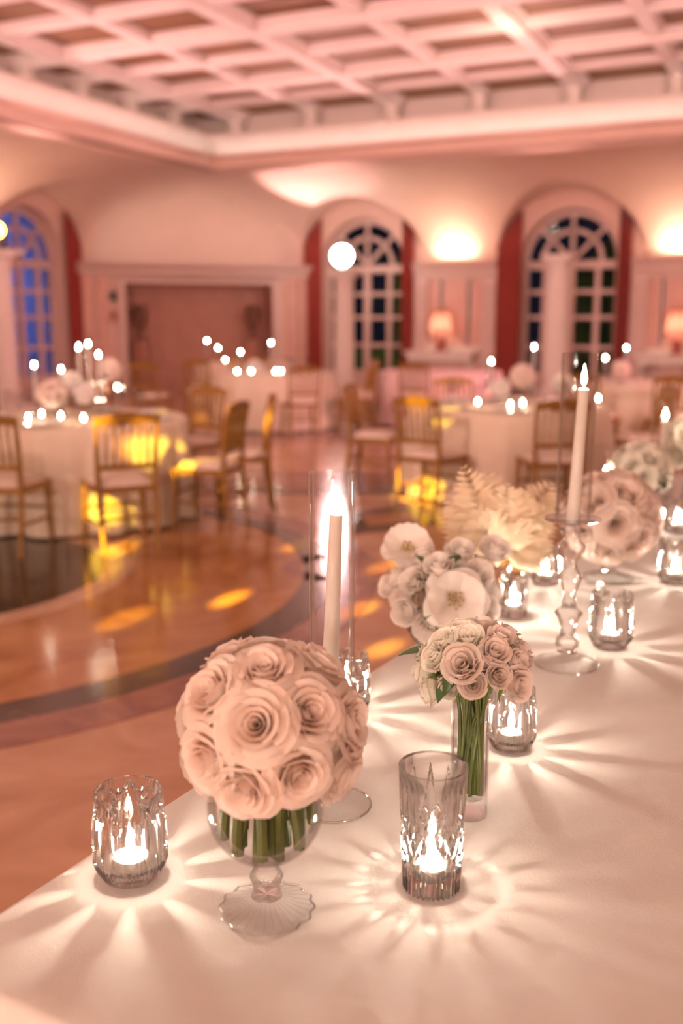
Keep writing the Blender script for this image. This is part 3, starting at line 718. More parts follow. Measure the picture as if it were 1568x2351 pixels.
far_candles(T4, .8, [(1390, 822, 0), (1438, 799, .1)], 'the farther right table')
def setting(c, R, where, n=8, skip=()):
    for k in range(n):
        if k in skip: continue
        a = 2*PI*k/n+.3
        o = link_mesh('plate', PLATE_F, M['china']); o.location = (c[0]+(R-.2)*cos(a), c[1]+(R-.2)*sin(a), TOPZ); tag(o, 'white dinner plate laid on ' + where, 'plate', 'plates on ' + where)
        for q, dr in ((.20, .36), (.36, .34)):
            o = link_mesh('wine_glass', GLASS_F, M['glass']); o.location = (c[0]+(R-dr)*cos(a+q), c[1]+(R-dr)*sin(a+q), TOPZ); tag(o, 'stemmed wine glass standing on ' + where, 'wine glass', 'wine glasses on ' + where)
setting(T1, .84, 'the near left table'); setting(T3, .86, 'the table behind the tall candlestick'); setting(T2, .8, 'the niche table', 6); setting(T4, .85, 'the farther right table', 6)

# ================================================================== FLOWERS
def petal_faces(nu, nv): return [(i*(nv+1)+j, (i+1)*(nv+1)+j, (i+1)*(nv+1)+j+1, i*(nv+1)+j+1) for i in range(nu) for j in range(nv)]
def rose_petal(th, half, r0, r1, h0, h1, flare, rnd, nu=7, nv=5, frill=0):
    v = []; sk = rnd.uniform(-.15, .15); lift = rnd.uniform(-.06, .06)
    for i in range(nu+1):
        u = -1+2*i/nu
        for j in range(nv+1):
            t = j/nv
            top = (1-.30*abs(u)**3)*(1 + frill*sin(u*9+th*3))
            hgt = h0+(h1-h0)*(t*top)
            bulge = sin(min(1, t/.62)*PI/2)
            r = r0*.35+(r0*.65)*bulge + (r1-r0)*max(0, (t-.45)/.55)**1.3 + .09*r1*u*t
            lp = max(0, (t-.74)/.26)
            r += flare*lp**1.3*(1-.3*u*u)
            a = th+u*half*(.62+.38*bulge)+sk*.4*t
            z = hgt - flare*.75*lp**2 + lift*h1*t*.3
            v.append((r*cos(a), r*sin(a), z))
    return v, petal_faces(nu, nv)
def rose_layers(R, rnd, openness=1.0, small=False):
    L = []
    layers = [(2, .10, .12, .50, .01), (3, .19, .22, .58, .03), (3, .30, .34, .64, .06), (4, .42, .48, .64, .10), (5, .55, .66, .56, .15), (5, .66, .84, .42, .20)]
    if small: layers = [(2, .15, .17, .74, .02), (3, .30, .36, .84, .06), (4, .48, .60, .80, .12), (5, .64, .86, .62, .20)]
    off = rnd.uniform(0, 6.28)
    for k, (n, rin, rout, h, fl_) in enumerate(layers):
        for i in range(n):
            th = off + k*1.1 + 2*PI*i/n + rnd.uniform(-.12, .12)
            L.append(rose_petal(th, PI/n*1.35, R*rin, R*(rin+(rout-rin)*openness), -.30*R, R*h*rnd.uniform(.92, 1.05), R*fl_*openness*1.2, rnd, 8 if k > 1 else 6, 7 if k > 1 else 5, .03 if k > 2 else 0))
    return L
def rose_proto_meshes(R, seed, small=False, openness=1.0):
    rnd = random.Random(seed); return [mk('petal', v, f) for v, f in rose_layers(R, rnd, openness, small)]
ROSES = [rose_proto_meshes(.043, s) for s in (1, 2, 3)]
SPRAYS = [rose_proto_meshes(.027, s, True, o_) for s, o_ in ((4, .65), (5, .45), (6, .3))]
def joined(Rm, seed, small=False):
    rnd = random.Random(seed); b = B()
    for v, f in rose_layers(Rm, rnd, 1.0, small): b.add(v, f)
    return b.mesh('bloom', sharp=None)
CALYX = B().lathe([(.0005, -.020), (.004, -.019), (.009, -.012), (.008, -.004)], 10).mesh('calyx')
def orient(o, p, d, spin, s=1.0):
    q = Vector(d).normalized().to_track_quat('Z', 'Y') @ Quaternion((0, 0, 1), spin)
    o.matrix_world = Matrix.LocRotScale(Vector(p), q, Vector((s, s, s))); return Matrix.LocRotScale(Vector(p), q, Vector((s, s, s)))
def bloom(name, meshes, mat, p, d, label, cat, group, s=1.0, stem_to=None, stem_r=.003, sepals=False):
    o = thing(name, label, cat, (0, 0, 0), 0, group); mw = orient(o, p, d, random.uniform(0, 6.28), s)
    for me in meshes:
        if len(me.materials) == 0: me.materials.append(mat)
        c = bpy.data.objects.new('petal', me); COL.objects.link(c); c.parent = o
        if me.materials[0] != mat: c.material_slots[0].link = 'OBJECT'; c.material_slots[0].material = mat
    inv = mw.inverted()
    if stem_to is not None:
        p0 = Vector(p)-Vector(d).normalized()*.012*s; p3 = Vector(stem_to); p1 = p0-Vector(d).normalized()*.05; p2 = p3+Vector((0, 0, .06))
        pts = [inv @ (p0*(1-t)**3+p1*3*t*(1-t)**2+p2*3*t*t*(1-t)+p3*t**3) for t in [i/9 for i in range(10)]]
        B().tube(pts, stem_r/s, 7).build('stem', M['stem'], o)
    if sepals:
        b = B()
        for k in range(5):
            a = 2*PI*k/5+random.uniform(-.3, .3); L = .030; dz = random.uniform(-.4, .3)
            e = Vector((cos(a), sin(a), 0)); n_ = Vector((-sin(a), cos(a), 0))
            pts = [(0, .0035, -.012), (.010, .004, -.012+dz*.004), (.022, .0025, -.008+dz*.016), (L, .0003, dz*.03)]
            b.add([tuple(e*r_+n_*w_+Vector((0, 0, z_))) for r_, w_, z_ in pts]+[tuple(e*r_-n_*w_+Vector((0, 0, z_))) for r_, w_, z_ in pts], [(i, i+1, i+5, i+4) for i in range(3)])
        b.build('sepals', M['sepal'], o)
    return o
def leaf_mesh(L, W):
    v = []; n = 8
    for i in range(n+1):
        t = i/n; w_ = W*sin(PI*t**.8)*.5+.0002; z = -.25*L*t*t
        v += [(L*t, -w_, z+w_*.25), (L*t, 0, z-w_*.15), (L*t, w_, z+w_*.25)]
    f = []
    for i in range(n): f += [(3*i, 3*i+3, 3*i+4, 3*i+1), (3*i+1, 3*i+4, 3*i+5, 3*i+2)]
    return mk('leaf', v, f)
LEAF = leaf_mesh(.045, .024)
def leaf(p, c, label, s=1.0, droop=.0):
    if len(LEAF.materials) == 0: LEAF.materials.append(M['leaf'])
    d = (Vector(p)-Vector(c)).normalized()+Vector((0, 0, -droop)); d.normalize()
    o = link_mesh('leaf', LEAF, None); q = d.to_track_quat('X', 'Z'); o.matrix_world = Matrix.LocRotScale(Vector(p)-d*.030*s, q, Vector((s, s, s)))
    return tag(o, label, 'leaf')
TZ = .78
def base(x, y): return onz(x, y, TZ+.001)
# ------------------------------------------------ front table
TA = rad(-4.4); tdir = Vector((sin(-TA), cos(TA), 0)); tx = Vector((cos(TA), sin(TA), 0))
tcorner = Vector((-.870, .715, 0)); TW, TLn = 1.15, 4.2
t = thing('banquet_table', 'long banquet table in the foreground, hidden beneath the linen cloth', 'table', tcorner+tx*TW/2+tdir*TLn/2, TA)
B().box((-TW/2+.02, -TLn/2+.02, TZ-.035), (TW/2-.02, TLn/2-.02, TZ-.006)).build('table_top', M['wood'], t, smooth=False)
for sx in (-1, 1):
    for sy in (-1, 0, 1): B().tube([(sx*(TW/2-.14), sy*(TLn/2-.2), 0), (sx*(TW/2-.14), sy*(TLn/2-.2), TZ-.035)], .022, 10).build('leg', M['wood'], t)
def rect_cloth(W, L, h):
    b = B(); N = 360; per = []
    rc = .06
    for k in range(N):
        # rounded rectangle by arc length
        sides = [(W-2*rc), PI/2*rc, (L-2*rc), PI/2*rc]*2; tot = sum(sides); d = tot*k/N
        cs = [(W/2-rc, -L/2+rc, -PI/2), (W/2-rc, L/2-rc, 0), (-W/2+rc, L/2-rc, PI/2), (-W/2+rc, -L/2+rc, PI)]
        starts = [((-W/2+rc, -L/2), (1, 0)), ((W/2, -L/2+rc), (0, 1)), ((W/2-rc, L/2), (-1, 0)), ((-W/2, L/2-rc), (0, -1))]
        i = 0
        while d > sides[i]+1e-9: d -= sides[i]; i += 1
        if i % 2 == 0:
            (sx, sy), (ux, uy) = starts[i//2]; per.append((sx+ux*d, sy+uy*d, uy, -ux, d))
        else:
            cx, cy, a0 = cs[i//2]; a = a0+d/rc; per.append((cx+rc*cos(a), cy+rc*sin(a), cos(a), sin(a), d))
    prof = [(-.035, 0, 0), (-.012, 0, 0), (-.004, -.003, 0), (0, -.012, 0), (.002, -.05, .05), (.006, -.15, .25), (.015, -.35, .6), (.03, -h+.01, 1)]
    for off, dz, wv in prof:
        for k, (x, y, nx, ny, d) in enumerate(per):
            o_ = off + wv*(.028*sin(k*.42)+.016*sin(k*.77+1)+.01*sin(k*1.3))
            b.v.append(Vector((x+nx*o_, y+ny*o_, h+dz)))
    for i in range(len(prof)-1):
        for k in range(N): l = (k+1) % N; b.f.append((i*N+k, (i+1)*N+k, (i+1)*N+l, i*N+l))
    b.f.append(tuple(range(N)))
    return b.mesh('linen', sharp=None)
o = link_mesh('tablecloth', rect_cloth(TW, TLn, TZ), M['cloth']); o.location = t.location; o.rotation_euler = t.rotation_euler
tag(o, 'pale blush linen tablecloth covering the long foreground table', 'tablecloth')

# ------------------------------------------------ cut glass
def cut_cup(r_fn, h, kind, n=300, m=56, floor=.018, wall=.0045):
    outer = []
    def pat(z, a):
        if kind == 'oval':
            N = 10; t = z/h; c = (a/(2*PI)*N) % 1 - .5; zc, hh, ww = .54, .36, .40
            q = 1-((t-zc)/hh)**2
            if q > 0 and abs(c) < ww*q: return .0045*(1-(c/(ww*q))**2)*sqrt(q)
            cc = (a/(2*PI)*N+.5) % 1 - .5; q2 = 1-((t-.90)/.13)**2
            if q2 > 0 and abs(cc) < .36*q2: return .003*(1-(cc/(.36*q2))**2)*sqrt(q2)
            fade = min(1, t/.02, max(0, (.97-t)/.05))
            return (.0048 if t > .2 else .0042)*abs(((a/(2*PI)*N*5) % 1)-.5)*2*fade
        if kind == 'diamond':
            t = z/h; N = 11; d = 0
            if .19 < t < .62:
                fade = min(1, (t-.19)/.02, (.62-t)/.12)
                k1 = (a/(2*PI)*16 + t*5.0) % 1; k2 = (a/(2*PI)*16 - t*5.0) % 1
                e = max(0, 1-min(abs(k1-.5), abs(k2-.5))/.30); d = max(d, e*fade)
            c = (a/(2*PI)*N) % 1 - .5
            if .45 < t < .90:
                wz = .40*min(1, (.90-t)/.32)*min(1, (t-.45)/.1)
                if wz > .01 and abs(c) < wz: d = max(d, .9*(1-(abs(c)/wz)**2))
            if t < .215:
                c2 = (a/(2*PI)*N*3) % 1-.5; d = max(d, max(0, 1-abs(c2)/.5)*.9)
            return .0056*d
        if kind == 'fluted':
            return .003*(.5+.5*cos(a*16))*(1 if .06 < z/h < .92 else 0)
        return 0
    b = B(); rows = [h*i/m for i in range(m+1)]
    b.v.append(Vector((0, 0, 0)))
    for z in rows:
        for k in range(n):
            a = 2*PI*k/n; r = r_fn(z/h)-pat(z, a); b.v.append(Vector((r*cos(a), r*sin(a), z)))
    inner = [h*.995 - (h*.995-floor)*i/14 for i in range(15)]
    for z in inner:
        for k in range(n):
            a = 2*PI*k/n; r = r_fn(z/h)-wall-(.0035 if z < h*.9 else .0); r = r if z > floor+.006 else r*.86
            b.v.append(Vector((r*cos(a), r*sin(a), z)))
    b.v.append(Vector((0, 0, floor))); T = m+1+len(inner)
    for k in range(n):
        l = (k+1) % n; b.f.append((0, 1+l, 1+k))
        for i in range(T-1): b.f.append((1+i*n+k, 1+i*n+l, 1+(i+1)*n+l, 1+(i+1)*n+k))
        b.f.append((1+(T-1)*n+k, 1+(T-1)*n+l, len(b.v)-1))
    return b.mesh('cut_glass', sharp=28)
def barrel(R): 
    return lambda t: R*(.60+.40*min(1, (t/.22))**.55 if t < .22 else 1.0-.10*((t-.30)/.70)**2 if t > .30 else 1.0)
VOT = cut_cup(barrel(.0485), .122, 'oval')
TUM = cut_cup(lambda t: .0375+.0065*t, .166, 'diamond', 320, 100)
CYL = cut_cup(lambda t: .034, .105, 'fluted', 96, 24)
def votive(x, y, label, where, me=VOT, s=1.0, crystal_mat='crystal', big=None):
    p = base(x, y)
    o = link_mesh('votive_holder', me, M[crystal_mat]); o.location = p; o.scale = (s, s, s); o.rotation_euler = (0, 0, random.uniform(0, 6)); tag(o, label, 'votive holder', 'glass votives on the long table')
    votive_candle(p+Vector((0, 0, .0185*s)), 'small lit candle inside ' + where, 'votive candles on the long table', big)
votive(302, 2012, 'barrel-shaped cut crystal votive at the near left table edge', 'the cut crystal votive at the near left edge', big=.025)
o_t = base(990, 2032)
o = link_mesh('crystal_tumbler', TUM, M['crystal']); o.location = o_t; tag(o, 'tall crystal tumbler with diamond cuts standing in front', 'tumbler')
votive_candle(o_t+Vector((0, 0, .0185)), 'small lit candle inside the tall diamond-cut tumbler', None, .024)
votive(1172, 1716, 'cut crystal votive right behind the spray rose vase', 'the crystal votive behind the spray roses', s=.88)
votive(797, 1632, 'crystal votive half hidden behind the peach rose ball and candle tube', 'the votive hidden behind the candle tube', s=.9)
votive(1400, 1484, 'crystal votive just right of the tall glass candlestick', 'the votive right of the tall candlestick', s=1.02)
votive(1178, 1412, 'slim plain cylinder votive beside the white flowers', 'the slim cylinder votive', me=CYL, big=.025)
votive(1252, 1340, 'blurred crystal votive below the ivory plumes', 'the votive below the ivory plumes', s=.9)
votive(1548, 1338, 'blurred crystal votive cut off by the right edge', 'the votive at the right edge', s=1.0)
votive(1552, 1222, 'farthest crystal votive at the right edge behind the peach roses', 'the farthest votive at the right edge', s=1.1)

# ------------------------------------------------ candlesticks with tubes
def foot_prof(R, z0=0): return [(.001, 0), (R, 0), (R, .004), (R*.9, .008), (R*.5, .017), (R*.32, .03)]
def candlestick(p, h, R, dish, label):
    t = thing('candlestick', label, 'candlestick', p); B().lathe(foot_prof(R)[:-1] + [(R*.33, .028), (.001, .029)], 48).build('foot', M['clear'], t, sharp=60)
    B().tube([(R*cos(2*PI*i/64), R*sin(2*PI*i/64), .004) for i in range(65)], .0018, 6, False).build('rim', M['crystal2'], t)
    prof = [(.001, .0292), (R*.32, .030)]; k = [(.010, 0), (.019, .05), (.018, .10), (.012, .13), (.012, .20), (.017, .27), (.022, .31), (.013, .36), (.010, .45), (.016, .54), (.020, .60), (.011, .66), (.010, .72), (.021, .80), (.022, .84), (.013, .89), (.014, .93), (.022, .96)]
    h0 = .03; prof += [(r*1.3, h0+(h-.012-h0)*q) for r, q in k]
    prof += [(.001, h-.0105)]
    i_ = len(prof); B().lathe(prof, 40).build('stem', M['stemglass'], t, sharp=60)
    B().lathe([(.001, h-.0085), (dish*.6, h-.008), (dish, h-.002), (dish, h+.002), (dish*.6, h-.001), (.016, h-.001), (.014, h-.0075), (.001, h-.0075)], 40).build('drip_dish', M['crystal2'], t, sharp=60); return t
def chimney(p, h, r, label, n=48):
    o = B().lathe([(r, 0), (r, h-.001), (r-.0008, h), (r-.0018, h-.001), (r-.0018, 0)], n, close=True).build('glass_chimney', M['tube'], sharp=50); o.location = p; return tag(o, label, 'glass tube')
p1 = base(763, 1850); z1 = zat(p1, 1570); zt1 = zat(p1, 1087)
candlestick(p1, z1-TZ, .058, .052, 'pressed glass candlestick hidden behind the peach rose ball')
chimney((p1.x, p1.y, z1+.002), zt1-z1, .0335, 'clear glass tube around the sharp taper candle in the middle')
zc = zat(p1, 1178); off = RT*((778-768)/1620)
taper((p1.x-RT.x*.004, p1.y-RT.y*.004, z1-.007), (p1.x+off.x, p1.y+off.y, zc), .0125, .0092, 'leaning ivory taper candle inside the middle glass tube', None, FLAME_T, (0, rad(-8), 0))
p2 = base(1300, 1526); z2 = zat(p2, 1192); zt2 = zat(p2, 812)
candlestick(p2, z2-TZ, .066, .057, 'tall turned glass candlestick with round foot right of the spray roses')
chimney((p2.x, p2.y, z2+.002), zt2-z2, .0365, 'tall clear glass tube on the turned candlestick')
zc = zat(p2, 892)
taper((p2.x, p2.y, z2-.007), (p2.x+RT.x*.010, p2.y+RT.y*.010, zc), .0135, .0105, 'tall ivory taper candle inside the tall glass tube', None, FLAME_T)
p3 = base(1508, 1195); z3 = zat(p3, 1120); zt3 = zat(p3, 915)
candlestick(p3, z3-TZ, .06, .055, 'blurred glass candlestick among the white flowers at the right')
chimney((p3.x, p3.y, z3+.002), zt3-z3, .040, 'blurred glass tube among the white flowers at the right')
zc = zat(p3, 965); taper((p3.x, p3.y, z3-.007), (p3.x+RT.x*.008, p3.y+RT.y*.008, zc), .014, .012, 'cream taper candle in the blurred right glass tube', None, FLAME_F)
p4 = base(1384, 1215); zt4 = zat(p4, 1022); zf4 = zat(p4, 1092)
chimney((p4.x, p4.y, TZ+.001), zt4-TZ, .058, 'wide straight glass cylinder behind the peach rose bouquet')
b = B().lathe([(.001, 0), (.05, 0), (.05, zf4-TZ-.01), (.001, zf4-TZ-.012)], 24)
t = thing('pillar_candle', 'lit pillar candle inside the wide glass cylinder', 'candle', (p4.x, p4.y, TZ+.002))
b.build('wax', M['wax'], t); f = link_mesh('wick', WICK, M['wick'], t); f.location = (0, 0, zf4-TZ-.012); f = link_mesh('flame', FLAME_F, M['flame_far'], t); f.location = (0, 0, zf4-TZ-.005)

# ------------------------------------------------ footed bowls with rose balls
def footed_bowl(p, s, label):
    t = thing('footed_bowl', label, 'vase', p)
    def fn(r, z, a): return r*(1+.035*cos(a*14)) if r > .04 and z < .02 else r
    prof = [(.001, 0), (.0565, 0), (.0570, .003), (.050, .007), (.03, .012), (.019, .020), (.016, .030), (.0185, .040), (.021, .047), (.017, .054), (.0135, .058), (.018, .066), (.016, .070), (.001, .071)]
    B().lathe([(r*s, z*s) for r, z in prof[:6]+[(.001, .0205)]], 112, fn=lambda r, z, a: fn(r/s, z/s, a)*s).build('foot', M['clear'], t, sharp=60)
    B().lathe([(r*s, z*s) for r, z in [(.001, .0208)]+prof[5:]], 40).build('stem', M['crystal2'], t, sharp=60)
    B().tube([((.0572*(1+.035*cos(2*PI*i/112*14)))*s*cos(2*PI*i/112), (.0572*(1+.035*cos(2*PI*i/112*14)))*s*sin(2*PI*i/112), .004*s) for i in range(113)], .0016*s, 6, False).build('rim', M['crystal2'], t)
    rb = B()
    for i in range(28):
        a = 2*PI*i/28; rb.tube([(.018*s*cos(a), .018*s*sin(a), .0185*s), (.034*s*cos(a), .034*s*sin(a), .0112*s), (.054*s*cos(a), .054*s*sin(a), .0055*s)], .0011*s, 5, False)
    rb.build('radial_ribs', M['clear'], t)
    R = .071; c = .138; pr = []
    for i in range(1, 25): a = PI*.64*i/24; pr.append((R*sin(a), c-R*cos(a)))
    inn = [((R-.002)*sin(PI*.64*i/24), c-(R-.002)*cos(PI*.64*i/24)) for i in range(24, 0, -1)]
    B().lathe([(.001, c-R)] + pr + inn + [(.001, c-R+.002)], 64).lathe([], 64).build('bowl', M['glass'], t, sharp=60) if s == 1 else B().lathe([(r*s, z*s) for r, z in [(.001, c-R)] + pr + inn + [(.001, c-R+.002)]], 40).build('bowl', M['glass'], t, sharp=60)
    return t
pb = base(613, 2088); footed_bowl(pb, 1.0, 'clear glass footed bowl with scalloped foot holding the peach roses')
rc = Vector((pb.x, pb.y, zat(pb, 1678)))+RT*.008
front = [((585, 1662), 'large open peach rose facing the camera at the ball\'s centre'), ((715, 1632), 'peach rose right of the large centre rose'),
         ((605, 1530), 'peach rose on top of the ball above the centre rose'), ((478, 1580), 'peach rose at the upper left of the ball'),
         ((465, 1752), 'peach rose at the lower left of the ball'), ((690, 1785), 'peach rose low on the front of the ball over the bowl'),
         ((815, 1655), 'peach rose at the right rim of the ball'), ((740, 1510), 'peach rose at the upper right of the ball'), ((800, 1780), 'peach rose at the lower right of the ball'),
         ((555, 1820), 'peach rose drooping over the bowl rim at the lower left')]
dirs = []; RB = .091
for (x, y), lab in front:
    q = onsphere(x, y, rc, .108); d = (q-rc).normalized(); dirs.append((d, lab))
gr = (1+sqrt(5))/2
for i in range(40):
    zz = 1-2*(i+.5)/40; a = 2*PI*i/gr; d = Vector((sqrt(1-zz*zz)*cos(a), sqrt(1-zz*zz)*sin(a), zz))
    if zz > -.72 and all(d.angle(e[0]) > rad(38) for e in dirs): dirs.append((d, 'peach rose at the hidden back of the rose ball'))
random.seed(11)
for i, (d, lab) in enumerate(dirs):
    pp = rc + d*RB
    a = random.uniform(0, 2*PI); rr = .060*sqrt((i+.5)/len(dirs)); a = i*2.4
    st = Vector((pb.x+rr*cos(a), pb.y+rr*sin(a), TZ+.145-sqrt(.069**2-rr**2)))
    bloom('peach_rose', ROSES[i % 3], M['rose'], pp, d, lab, 'rose', 'peach roses in the footed bowl', random.uniform(.96, 1.06) if i else 1.06, st, .0070)
# second rose ball, blurred
pb2 = base(1395, 1330); footed_bowl(pb2, 1.20, 'blurred footed glass bowl behind the tall candlestick holding peach roses')
rc2 = Vector((pb2.x, pb2.y, zat(pb2, 1190))); J = [joined(.062, s) for s in (21, 22)]
n2 = 24
for i in range(n2):
    zz = 1-2*(i+.5)/n2; a = 2*PI*i/gr; d = Vector((sqrt(1-zz*zz)*cos(a), sqrt(1-zz*zz)*sin(a), zz))
    if zz < -.75: continue
    o = link_mesh('peach_rose', J[i % 2], M['rose']); orient(o, rc2+d*.102, d, random.uniform(0, 6)); tag(o, 'blurred peach rose in the bouquet behind the tall candlestick', 'rose', 'roses in the blurred bowl')
for i in range(9):
    a = 2*PI*i/9; e = Vector((cos(a), sin(a), 0))
    B().tube([rc2-Vector((0, 0, .05))+e*.03, rc2-Vector((0, 0, .12))+e*.03, Vector((pb2.x, pb2.y, TZ+.09))+e*.035], .004, 6).build('flower_stem', M['stem'])
for o in list(COL.objects):
    if o.name.startswith('flower_stem'): tag(o, 'green flower stem inside the blurred glass bowl', 'stem', 'stems in the blurred bowl')

# ------------------------------------------------ spray roses in a slim vase
pv = base(1075, 1868)
t = thing('glass_vase', 'slim clear cylinder vase full of green stems behind the tumbler', 'vase', pv)
B().lathe([(.001, 0), (.0265, 0), (.0275, .003), (.0280, .172), (.0285, .182), (.0262, .182), (.0258, .034), (.023, .030), (.001, .030)], 40).build('body', M['glass'], t, sharp=60)
B().lathe([(.001, .0305), (.0250, .034), (.0252, .150), (.001, .1502)], 32).build('water', M['water'], t)
sc_ = Vector((pv.x, pv.y, zat(pv, 1528)))+RT*.006
random.seed(5)
slist = [((1062, 1520), 'large open blush spray rose at the middle of the small bouquet', 1.20, 'spray'), ((1137, 1485), 'blush spray rose at the upper right of the small bouquet', .95, 'spray'),
         ((1145, 1550), 'small blush spray rose at the right front', .85, 'spray'), ((1085, 1575), 'blush spray rose at the bottom front of the small bouquet', .92, 'spray'), ((1190, 1510), 'pointed blush rosebud at the right of the small bouquet', .8, 'spray'),
         ((1185, 1575), 'soft blush rose at the lower right of the small bouquet', 1.1, 'spray'), ((1110, 1525), 'small darker rosebud beside the open spray rose', .7, 'spray'), ((1000, 1500), 'cream spray rose at the left of the small bouquet', 1.0, 'cream'),
         ((970, 1550), 'cream spray rose at the lower left of the small bouquet', 1.05, 'cream'), ((1020, 1460), 'cream spray rose at the upper left of the small bouquet', 1.0, 'cream'), ((1075, 1452), 'cream spray rose at the top of the small bouquet', 1.05, 'cream'),
         ((1150, 1445), 'blush rose at the top right of the small bouquet', .9, 'spray'), ((985, 1595), 'pale cream rose hanging at the bottom left', 1.1, 'cream'), ((1030, 1585), 'cream rosebud beside the dark leaf', .8, 'cream'), ((960, 1500), 'cream rosebud at the left tip of the small bouquet', .8, 'cream')]
sd = []
for (x, y), lab, s, mt in slist:
    q = onsphere(x, y, sc_, .078); d = q-sc_; d.z *= 1.0; sd.append((d.normalized(), lab, s, mt))
for i in range(46):
    zz = 1-2*(i+.5)/46; a = 2*PI*i/gr; d = Vector((sqrt(1-zz*zz)*cos(a), sqrt(1-zz*zz)*sin(a), zz))
    if zz > -.35 and all(d.angle(e[0]) > rad(26) for e in sd): sd.append((d, 'small spray rose at the hidden back of the small bouquet', .95, 'spray' if d.dot(RT) > 0 else 'cream'))
for i, (d, lab, s, mt) in enumerate(sd):
    pp = sc_ + Vector((d.x, d.y, d.z*.80))*(.070 if i < 15 else .062)
    a = random.uniform(0, 2*PI); rr = random.uniform(.003, .022)
    bloom('spray_rose', SPRAYS[0 if s > .93 else (1 if s > .82 else 2)], M[mt], pp, (d+Vector((0, 0, .25))), lab, 'rose', 'spray roses in the slim vase', s, (pv.x+rr*cos(a), pv.y+rr*sin(a), TZ+.036), .0028, True)
for (x, y, yw, pt, lab, s) in [(940, 1490, 2.6, .3, 'dark green rounded leaf at the upper left of the small bouquet', 1.0), (1028, 1570, 4.2, .9, 'dark glossy leaf hanging at the front of the small bouquet', .75), (1010, 1590, 3.8, 1.0, 'dark pointed leaf below the cream roses', .7)]:
    leaf(onsphere(x, y, sc_, .092), sc_, lab, s*1.2, pt*.5)

# ------------------------------------------------ white lisianthus in a cut-glass vase
pl = base(1015, 1478); lc = Vector((pl.x, pl.y, zat(pl, 1365)))
o = link_mesh('cut_glass_vase', cut_cup(barrel(.078), .15, 'oval', 200, 40), M['crystal']); o.location = pl; tag(o, 'round cut-glass vase beneath the white flowers', 'vase')
def open_flower(R, seed):
    rnd = random.Random(seed); out = []
    for ringk, (n, rr, lift) in enumerate(((5, 1.0, .18), (5, .82, .42))):
        for i in range(n):
            th = 2*PI*i/n+ringk*.6+rnd.uniform(-.1, .1); v = []; nu, nv = 8, 6
            for a in range(nu+1):
                u = -1+2*a/nu
                for j in range(nv+1):
                    t = j/nv; wd = R*.58*sin(PI*(.12+.60*t)); r = R*rr*(t*(1-.22*u*u)) + .004; z = R*lift*t*t**.3*1.5+.055*R*sin(u*8+th*5)*t*t-.25*R*max(0, t-.7)+.10*R*u*u*t
                    v.append((r*cos(th)-u*wd*sin(th), r*sin(th)+u*wd*cos(th), z+rnd.uniform(-.008, .008)*R))
            out.append(mk('petal', v, petal_faces(nu, nv)))
    return out
OPEN = open_flower(.058, 3); WROSE = rose_proto_meshes(.041, 9, True, .3)
STA = B()
for i in range(14):
    a = i*2.4; r_ = .0012*sqrt(i)*1.6; STA.lathe([(.0003, .002), (.0022, .006), (.0024, .010), (.0003, .013)], 6, (r_*cos(a)*2.2, r_*sin(a)*2.2, 0))
STA = STA.mesh('stamens')
wl = [((935, 1255), 1.0, 'o', 'white lisianthus with ruffled rim at the top left of the white bouquet', (.15, -.55, .65)), ((1045, 1378), 1.2, 'o', 'large open white flower with yellow centre facing the camera', None),
      ((1008, 1300), 1.05, 'r', 'white cup-shaped bloom at the top centre of the white bouquet', (.2, -.6, .9)), ((1098, 1318), 1.05, 'r', 'white ruffled bloom right of the cup-shaped bloom', None),
      ((1135, 1262), 1.1, 'r', 'white bloom at the top right of the white bouquet', (.4, -.3, .8)), ((890, 1345), .85, 'r', 'white half-open bloom at the far left of the white bouquet', None), ((945, 1335), .9, 'r', 'small white bloom left of the open flower', None),
      ((930, 1405), 1.0, 'r', 'white bloom at the lower left of the white bouquet', None), ((985, 1440), 1.1, 'r', 'pale white bloom at the bottom front of the white bouquet', None), ((1115, 1400), 1.0, 'r', 'white bloom at the right edge beside the slim votive', None), ((1080, 1450), .95, 'r', 'white bloom just above the spray roses', None), ((1060, 1262), .9, 'r', 'white bloom tucked at the back beneath the plumes', None)]
for (x, y), s, kd, lab, fd in wl:
    q = onsphere(x, y, lc, .125); d = Vector(fd) if fd else (q-lc).normalized()*.7+Vector((.1, -.4, .2)); 
    a = random.uniform(0, 6.28)
    o = bloom('white_flower', OPEN if kd == 'o' else WROSE, M['white'], q-d.normalized()*.012, d, lab, 'flower', 'white flowers in the cut-glass vase', s, (pl.x+.03*cos(a), pl.y+.03*sin(a), TZ+.03), .003)
    if kd == 'o': link_mesh('stamens', STA, M['stamen'], o).location = (0, 0, .004)
for i in range(30):
    zz = 1-2*(i+.5)/30; a = 2*PI*i/gr; d = Vector((sqrt(1-zz*zz)*cos(a), sqrt(1-zz*zz)*sin(a), zz))
    if zz > -.45: 
        o = bloom('white_flower', WROSE, M['white'], lc+Vector((d.x*.100, d.y*.100, d.z*.090)), d, 'small white filler bloom inside the white bouquet', 'flower', 'filler blooms in the white bouquet', .9)
for k, (x, y, yw, pt, lab, s) in enumerate([(1045, 1275, 1.2, -.8, 'green leaf tuft between the top white blooms', 1.0), (965, 1275, 1.0, -.9, 'green leaf under the top left lisianthus', 1.0), (980, 1405, 4.4, .9, 'green bud leaf left of the open flower', .9), (968, 1325, 2.0, .2, 'dark green leaf between the left white blooms', .8), (1125, 1300, .6, .1, 'green leaf at the right of the white bouquet', .8)]):
    leaf(onsphere(x, y, lc, .135), lc, lab, s*1.3)

